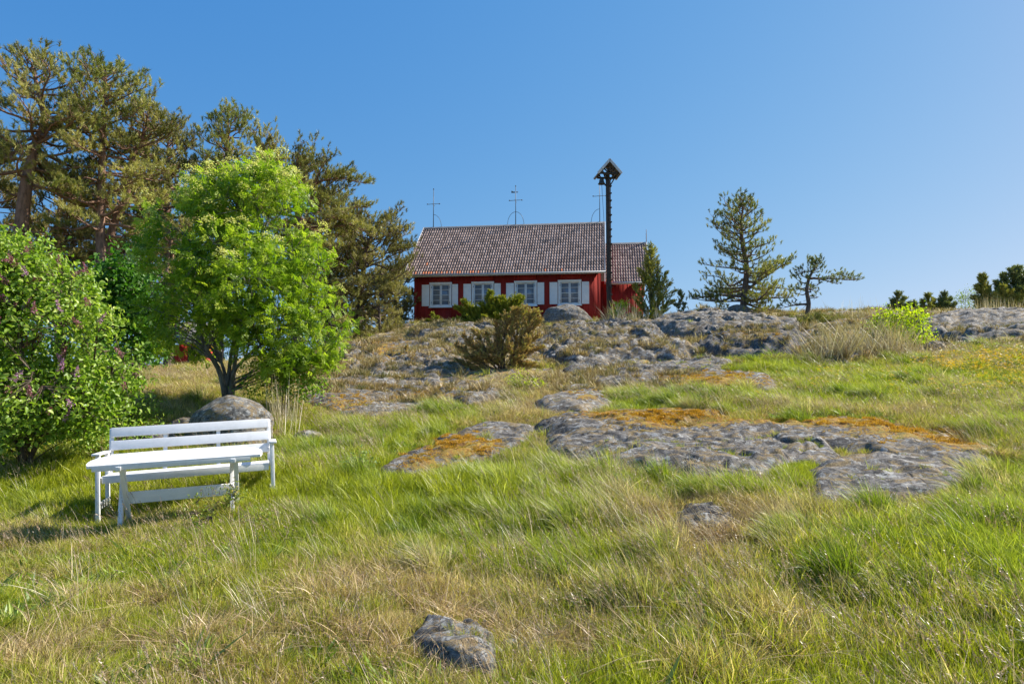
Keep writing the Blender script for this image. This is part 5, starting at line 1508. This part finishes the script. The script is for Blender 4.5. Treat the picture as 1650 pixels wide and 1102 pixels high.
# --- discrete tussocks: tight bunches that arch outwards and lean with the wind
cx, cy = fan(2600, 3.4, 20, 1.15, 1.7)
cz, cpx, cpy, che, cmo, crd, crt, cdry, cn1, cn2 = fields(cx, cy)
cw = .10 + gauss(cpx, cpy, [(780, 820, 240, 80, .45), (1240, 745, 50, 22, 2.5), (1190, 790, 90, 20, .6), (870, 695, 50, 12, 1.2), (1480, 880, 260, 80, .5), (1640, 930, 120, 120, .7), (1110, 650, 130, 16, .5), (1150, 640, 20, 8, 2.0), (970, 830, 80, 40, .6), (1300, 870, 120, 40, .5), (620, 740, 140, 30, .3), (1600, 790, 60, 30, .7), (200, 980, 420, 120, -.5), (300, 780, 200, 30, -.15)])
kp = (crd < -.12) & (r.random(len(cx)) < cw) & (che < .7); cx, cy, cdry, cn2 = [q[kp] for q in (cx, cy, cdry, cn2)]
m_ = 15; R_ = .07 + .12 * r.random(len(cx)); 
an = r.random((len(cx), m_)) * 6.283; rad_ = np.sqrt(r.random((len(cx), m_))) * R_[:, None]
x = (cx[:, None] + rad_ * np.cos(an)).ravel(); y = (cy[:, None] + rad_ * np.sin(an)).ravel(); z = H(x, y)
tl = (rad_ / R_[:, None] * .45).ravel(); an = an.ravel(); n = len(x)
rot = np.stack([-tl * np.sin(an) + r.normal(size=n) * .06, tl * np.cos(an) + r.normal(size=n) * .06, r.normal(size=n) * .4], 1)
s0 = np.repeat(.45 + .55 * r.random(len(cx)), m_); sc = s0 * (.8 + .4 * r.random(n)) * (1 - .7 * np.exp(-(((x + 3.6) / 1.4) ** 2 + ((y - 7.2) / 1.3) ** 2))); wl = 1 + .9 * sstep(8, 22, y)
hum = np.repeat(R_, m_) * .35 * (1 - (tl / .45) ** 2)
scatter("tussock_grass", tufts, np.stack([x, y, z + hum], 1), r.integers(0, 10, n), rot, np.stack([sc * wl, sc * wl, sc], 1), np.clip(np.repeat(cdry + r.normal(size=len(cx)) * .18 - .05, m_), 0, 1), np.clip(np.repeat(r.random(len(cx)) * .8, m_) + r.normal(size=n) * .12, 0, 1), TALL_M, "rounded tussocks of long arching grass standing out from the turf")

# --- matted dead grass and litter between the tufts
tufts = []
for k in range(8): tufts.append([blades(rr, 38, .10 + .012 * k, .0055, .10, (-.35, -.1), 1.1, .8, 3, flat=.85, dry=.2)])
x1, y1 = fan(26000, 2.6, 9.5); x2, y2 = fan(24000, 9.5, 20); x3, y3 = fan(20000, 20, 34, 1.1)
x = np.concatenate([x1, x2, x3]); y = np.concatenate([y1, y2, y3])
z, px, py, he, mo, rd, rtop, dry, n1, n2 = fields(x, y)
keep = (rd < .04) & (r.random(len(x)) < np.clip((dry - .28) * 1.2, .04, 1) * (1 - gauss(px, py, [(200, 980, 420, 120, .6)]))) & (r.random(len(x)) < 1 - .85 * he) & (mo < .7)
x, y, z, px, py, dry, n1, n2 = [q[keep] for q in (x, y, z, px, py, dry, n1, n2)]
n = len(x); sc = .55 + .6 * r.random(n); wl = 1 + .8 * sstep(8, 25, y)
rot = np.stack([r.normal(size=n) * .1, r.normal(size=n) * .1, r.random(n) * 6.283], 1)
scatter("dead_grass", tufts, np.stack([x, y, z + .01], 1), r.integers(0, 8, n), rot, np.stack([sc * wl, sc * wl, sc * 1.0], 1), np.clip(dry + .2, 0, 1), np.clip(n2 + r.normal(size=n) * .2, 0, 1), MAT_M, "matted brown and straw coloured dead grass")

# --- tall pale straws, singly and in blond clumps
def straw(rr, n, h, spread, lean, w=.0045, head=.0, curve=.5, lv=.16):
    parts = [blades(rr, n, h, w, spread, lean, lv, curve, 4, .3)]
    return parts
tufts = [straw(rr, 3, .42, .12, (-.55, -.05)) for _ in range(5)] + [straw(rr, 14, .36, .09, (-.5, -.05), .003) for _ in range(4)]
x1, y1 = fan(9000, 2.6, 10); x2, y2 = fan(9000, 10, 24)
x = np.concatenate([x1, x2]); y = np.concatenate([y1, y2])
z, px, py, he, mo, rd, rtop, dry, n1, n2 = fields(x, y)
wn_ = .10 + gauss(px, py, [(850, 790, 150, 60, .35), (930, 800, 100, 50, .4), (1000, 850, 120, 40, .4), (1180, 830, 130, 50, .7), (1400, 930, 260, 80, .4), (1550, 990, 160, 80, .4), (980, 608, 45, 12, 1.6), (1000, 622, 50, 12, 1.2), (750, 650, 60, 18, .5), (1600, 660, 120, 40, .5),
                            (1400, 590, 90, 14, .7), (760, 1010, 120, 40, .3), (1100, 980, 250, 60, .3), (300, 1020, 300, 60, -.05), (460, 700, 30, 40, .4), (300, 800, 200, 60, -.1)])
keep = (rd < -.03) & (r.random(len(x)) < wn_ * .5)
x, y, z, px, py, dry, n2 = [q[keep] for q in (x, y, z, px, py, dry, n2)]
n = len(x); sc = (.6 + .6 * r.random(n)) * (.6 + .4 * sstep(3.5, 6, y)); wl = 1 + .8 * sstep(8, 22, y)
g = np.where(r.random(n) < .62, r.integers(0, 5, n), r.integers(5, 9, n)); 
g = np.where(gauss(px, py, [(980, 612, 60, 20, 1)]) > .4, r.integers(5, 9, n), g)
near_b = np.exp(-(((x + 3.6) / 1.4) ** 2 + ((y - 7.5) / 1.3) ** 2)); sc *= 1 - .5 * near_b
rot = np.stack([r.normal(size=n) * .12, r.normal(size=n) * .12, r.normal(size=n) * .5], 1)
scatter("straw", tufts, np.stack([x, y, z], 1), g, rot, np.stack([sc * wl, sc * wl, sc], 1), np.full(n, .8), r.random(n), STRAW_M, "pale dry straws leaning left in the wind")

# --- dead reed stalks beneath the bright bush and on the skyline
tufts = [straw(rr, 7, .85, .3, (-.35, -.05), .015, curve=.15, lv=.8) for _ in range(5)] + [straw(rr, 7, .8, .2, (-.1, 0), .008, curve=.15, lv=.2) for _ in range(4)]
pts = []; gg = []
for (cx, cy, rx, ry, Y0, k, kind) in ((1390, 566, 100, 14, 18.2, 80, 0), (1450, 565, 40, 12, 18.6, 22, 0), (1340, 570, 60, 10, 19, 22, 0), (1600, 512, 40, 4, 27.5, 60, 1), (1395, 512, 60, 3, 25.5, 16, 1), (1020, 528, 30, 6, 28, 26, 1), (990, 530, 14, 5, 28, 10, 0),
                                      (455, 668, 18, 10, 11.8, 14, 1), (1080, 528, 50, 4, 28, 8, 1)):
    for _ in range(k):
        X_ = P(cx + r.normal() * rx * .5, cy, Y0 + r.normal() * .35); X_[2] = float(H(X_[0], X_[1])); pts.append(X_); gg.append(r.integers(0, 5) if kind == 0 else r.integers(5, 9))
pts = np.array(pts); n = len(pts)
rdd, rtop = rock_h(pts[:, 0], pts[:, 1]); pts[:, 2] = np.maximum(pts[:, 2], rtop)
sc = .55 + .6 * r.random(n)
scatter("dead_reeds", tufts, pts, np.array(gg), np.stack([r.normal(size=n) * .1, r.normal(size=n) * .1, r.normal(size=n) * .9], 1), np.stack([sc, sc, sc], 1), np.full(n, .9), r.random(n), STRAW_M, "bleached dead stalks standing under the bright bush and along the skyline")

# --- fuzzy moss cushions on the rock rims
tufts = [[blades(rr, 60, .035 + .004 * k, .010, .075, (0, 0), .5, .3, 2)] for k in range(6)]
x1, y1 = fan(60000, 5, 12, 1.1); x2, y2 = fan(60000, 12, 24, 1.05)
x = np.concatenate([x1, x2]); y = np.concatenate([y1, y2])
z, px, py, he, mo, rd, rtop, dry, n1, n2 = fields(x, y)
n3 = fbm(x * 3.1, y * 3.1, 121, 3)
n5 = fbm(x * 9, y * 9, 123, 2)
keep = (mo + (n3 - .5) * 1.3 + (n5 - .5) * 1.6 > .66) & (mo > .15)
x, y, z, rd, rtop, n3 = [q[keep] for q in (x, y, z, rd, rtop, n3)]
z = np.maximum(z, np.where(rd > 0, rtop, -9)); n = len(x); sc = .35 + .45 * r.random(n)
scatter("moss", tufts, np.stack([x, y, z], 1), r.integers(0, 6, n), np.stack([r.normal(size=n) * .1, r.normal(size=n) * .1, r.random(n) * 6.28], 1), np.stack([sc, sc, sc], 1), np.clip(.75 + (n3 - .5) * 1.5, 0, 1), np.clip(r.random(n) * .6 + n3 * .5, 0, 1), MOSS_M, "orange and golden moss cushions along the rims of the rocks")

# --- heath tufts, low twigs and pale lichen cushions on the upper hill
tufts = [[blades(rr, 40, .13 + .01 * k, .012, .11, (-.1, 0), .5, .5, 3)] for k in range(8)]
x, y = fan(52000, 14, 33, 1.08); z, px, py, he, mo, rd, rtop, dry, n1, n2 = fields(x, y)
n3 = fbm(x * 1.3, y * 1.3, 131, 4)
n6 = fbm(x * 1.0, y * 2.4, 141, 4)
keep = (he > .35) & (((rd < .05) & (n3 > .50)) | ((rd >= .05) & (n6 > .545) & (gauss(px, py, [(1160, 530, 130, 16, 1), (1570, 525, 110, 16, 1)]) < .35)))
z = np.where(rd > 0, np.maximum(rtop, z) - .01, z)
x, y, z, n2, n3 = [q[keep] for q in (x, y, z, n2, n3)]; n = len(x); sc = (.3 + .9 * r.random(n) ** 1.5) * (.5 + n3)
HEATH_M = m_blade("heath_tufts", [(.1, (.08, .10, .025)), (.5, (.17, .17, .05)), (.9, (.28, .24, .09))], [(.1, (.22, .12, .05)), (.5, (.40, .28, .12)), (.9, (.55, .46, .28))], .25)
scatter("heath", tufts, np.stack([x, y, z], 1), r.integers(0, 8, n), np.stack([r.normal(size=n) * .15, r.normal(size=n) * .15, r.random(n) * 6.28], 1), np.stack([sc, sc, sc], 1), np.clip(.15 + n2 * .9 + r.normal(size=n) * .12, 0, 1), np.clip(n3, 0, 1), HEATH_M, "low dry heath and sparse tufts between the ledges below the cottage")

# --- yellow flowers in the far right meadow and small forbs
def flower(rr, n, h, spread):
    st = blades(rr, n, h, .004, spread, (-.1, 0), .1, .2, 2, .3, dry=-.5)
    V, Q, T, a, b = st
    vp = 5; tips = V.reshape(n, vp, 3)[:, 4]
    W = []; q = []
    for i, c in enumerate(tips):
        for k in range(5):
            an = k * 1.2566; d = np.array([math.cos(an), math.sin(an), .35]) * .020; s = np.array([-math.sin(an), math.cos(an), 0]) * .010
            b0 = len(W) * 4; W.append(np.stack([c, c + d * .6 + s, c + d, c + d * .6 - s])); q.append([b0, b0 + 1, b0 + 2, b0 + 3])
    W = np.concatenate(W); q = np.array(q)
    return [st, (W, q, np.zeros((0, 3), int), np.full(len(W), .5), np.full(len(W), 2.5))]
FLW = NT("flower_stems")
_c = FLW.mix(FLW.ramp(FLW.attr('tin2'), [(.9, 0), (1.0, 1)]), (.14, .24, .03), (.80, .50, .01))
FLW_M = leafy_shader(FLW, _c, .35)
tufts = [flower(rr, 7, .24, .14) for _ in range(5)]
x, y = fan(14000, 8, 22, 1.1); z, px, py, he, mo, rd, rtop, dry, n1, n2 = fields(x, y)
wn_ = gauss(px, py, [(1610, 590, 70, 10, .9), (1560, 600, 60, 8, .5), (1650, 620, 80, 24, .35), (1400, 625, 150, 18, .06)])
keep = (rd < 0) & (r.random(len(x)) < wn_)
x, y, z = [q[keep] for q in (x, y, z)]; n = len(x); sc = .8 + .5 * r.random(n)
scatter("wildflowers", tufts, np.stack([x, y, z], 1), r.integers(0, 5, n), np.stack([r.normal(size=n) * .1, r.normal(size=n) * .1, r.random(n) * 6.28], 1), np.stack([sc * 1.3, sc * 1.3, sc], 1), np.zeros(n), r.random(n), FLW_M, "small yellow flowers in the meadow at the far right")

# --- small broad leaved weeds among the grass
WEED_M = m_blade("weed_leaves_low", [(.1, (.10, .18, .02)), (.5, (.22, .32, .04)), (.9, (.36, .44, .10))], [(.1, (.22, .16, .06)), (.9, (.50, .40, .16))], .4)
tufts = [[blades(rr, 16, .07 + .012 * k, .022, .06, (0, 0), .9, .5, 3, flat=.3, dry=-.3)] for k in range(6)]
x, y = fan(26000, 2.8, 20); z, px, py, he, mo, rd, rtop, dry, n1, n2 = fields(x, y)
n3 = fbm(x * 1.1, y * 1.1, 151, 3)
keep = (rd < -.05) & (n3 > .52) & (dry < .55) & (he < .5)
x, y, z, n3 = [q[keep] for q in (x, y, z, n3)]; n = len(x); sc = .5 + .8 * r.random(n) ** 2
scatter("low_weeds", tufts, np.stack([x, y, z], 1), r.integers(0, 6, n), np.stack([r.normal(size=n) * .1, r.normal(size=n) * .1, r.random(n) * 6.28], 1), np.stack([sc, sc, sc], 1), np.clip(r.random(n) * .5, 0, 1), r.random(n), WEED_M, "small broad leaved weeds scattered among the grass")

# --- feathery seed heads on thin stalks
def seedhead(rr, n, h, spread, lean):
    st = blades(rr, n, h, .0022, spread, lean, .15, .5, 4, .25, dry=.2)
    tips_ = st[0].reshape(n, 9, 3)[:, 8]; pre = st[0].reshape(n, 9, 3)[:, 6]
    Vv = []; 
    for a, b in zip(tips_, pre):
        d = unit(a - b)
        for k in range(9):
            c = a - d * .008 * k; o_ = unit(rr.normal(size=3)) * .010; w_ = unit(np.cross(o_, d)) * .0035
            Vv += [c - w_, c + w_, c + o_ + d * .012]
    Vv = np.array(Vv); T = np.arange(len(Vv)).reshape(-1, 3)
    return [st, (Vv, np.zeros((0, 4), int), T, np.full(len(Vv), .45), np.full(len(Vv), .8))]
SEED_M = m_blade("seed_heads", [(.1, (.22, .26, .07)), (.9, (.38, .36, .14))], [(.1, (.30, .19, .12)), (.5, (.44, .32, .22)), (.9, (.58, .47, .34))], .25)
tufts = [seedhead(rr, 4, .26 + .03 * k, .10, (-.30, -.03)) for k in range(6)]
x, y = fan(15000, 2.8, 19, 1.2, 1.7); z, px, py, he, mo, rd, rtop, dry, n1, n2 = fields(x, y)
n3 = fbm(x * .9, y * .9, 161, 3)
keep = (rd < -.1) & (n3 > .52) & (he < .6) & (r.random(len(x)) > gauss(px, py, [(250, 1000, 500, 110, .9)]))
x, y, z = [q[keep] for q in (x, y, z)]; n = len(x); sc = .6 + .6 * r.random(n); wl = 1 + 1.0 * sstep(8, 20, y)
scatter("seed_heads", tufts, np.stack([x, y, z], 1), r.integers(0, 6, n), np.stack([r.normal(size=n) * .1, r.normal(size=n) * .1, r.normal(size=n) * .6], 1), np.stack([sc * wl, sc * wl, sc], 1), np.full(n, .8), r.random(n), SEED_M, "thin grass stalks with brownish feathery seed heads")
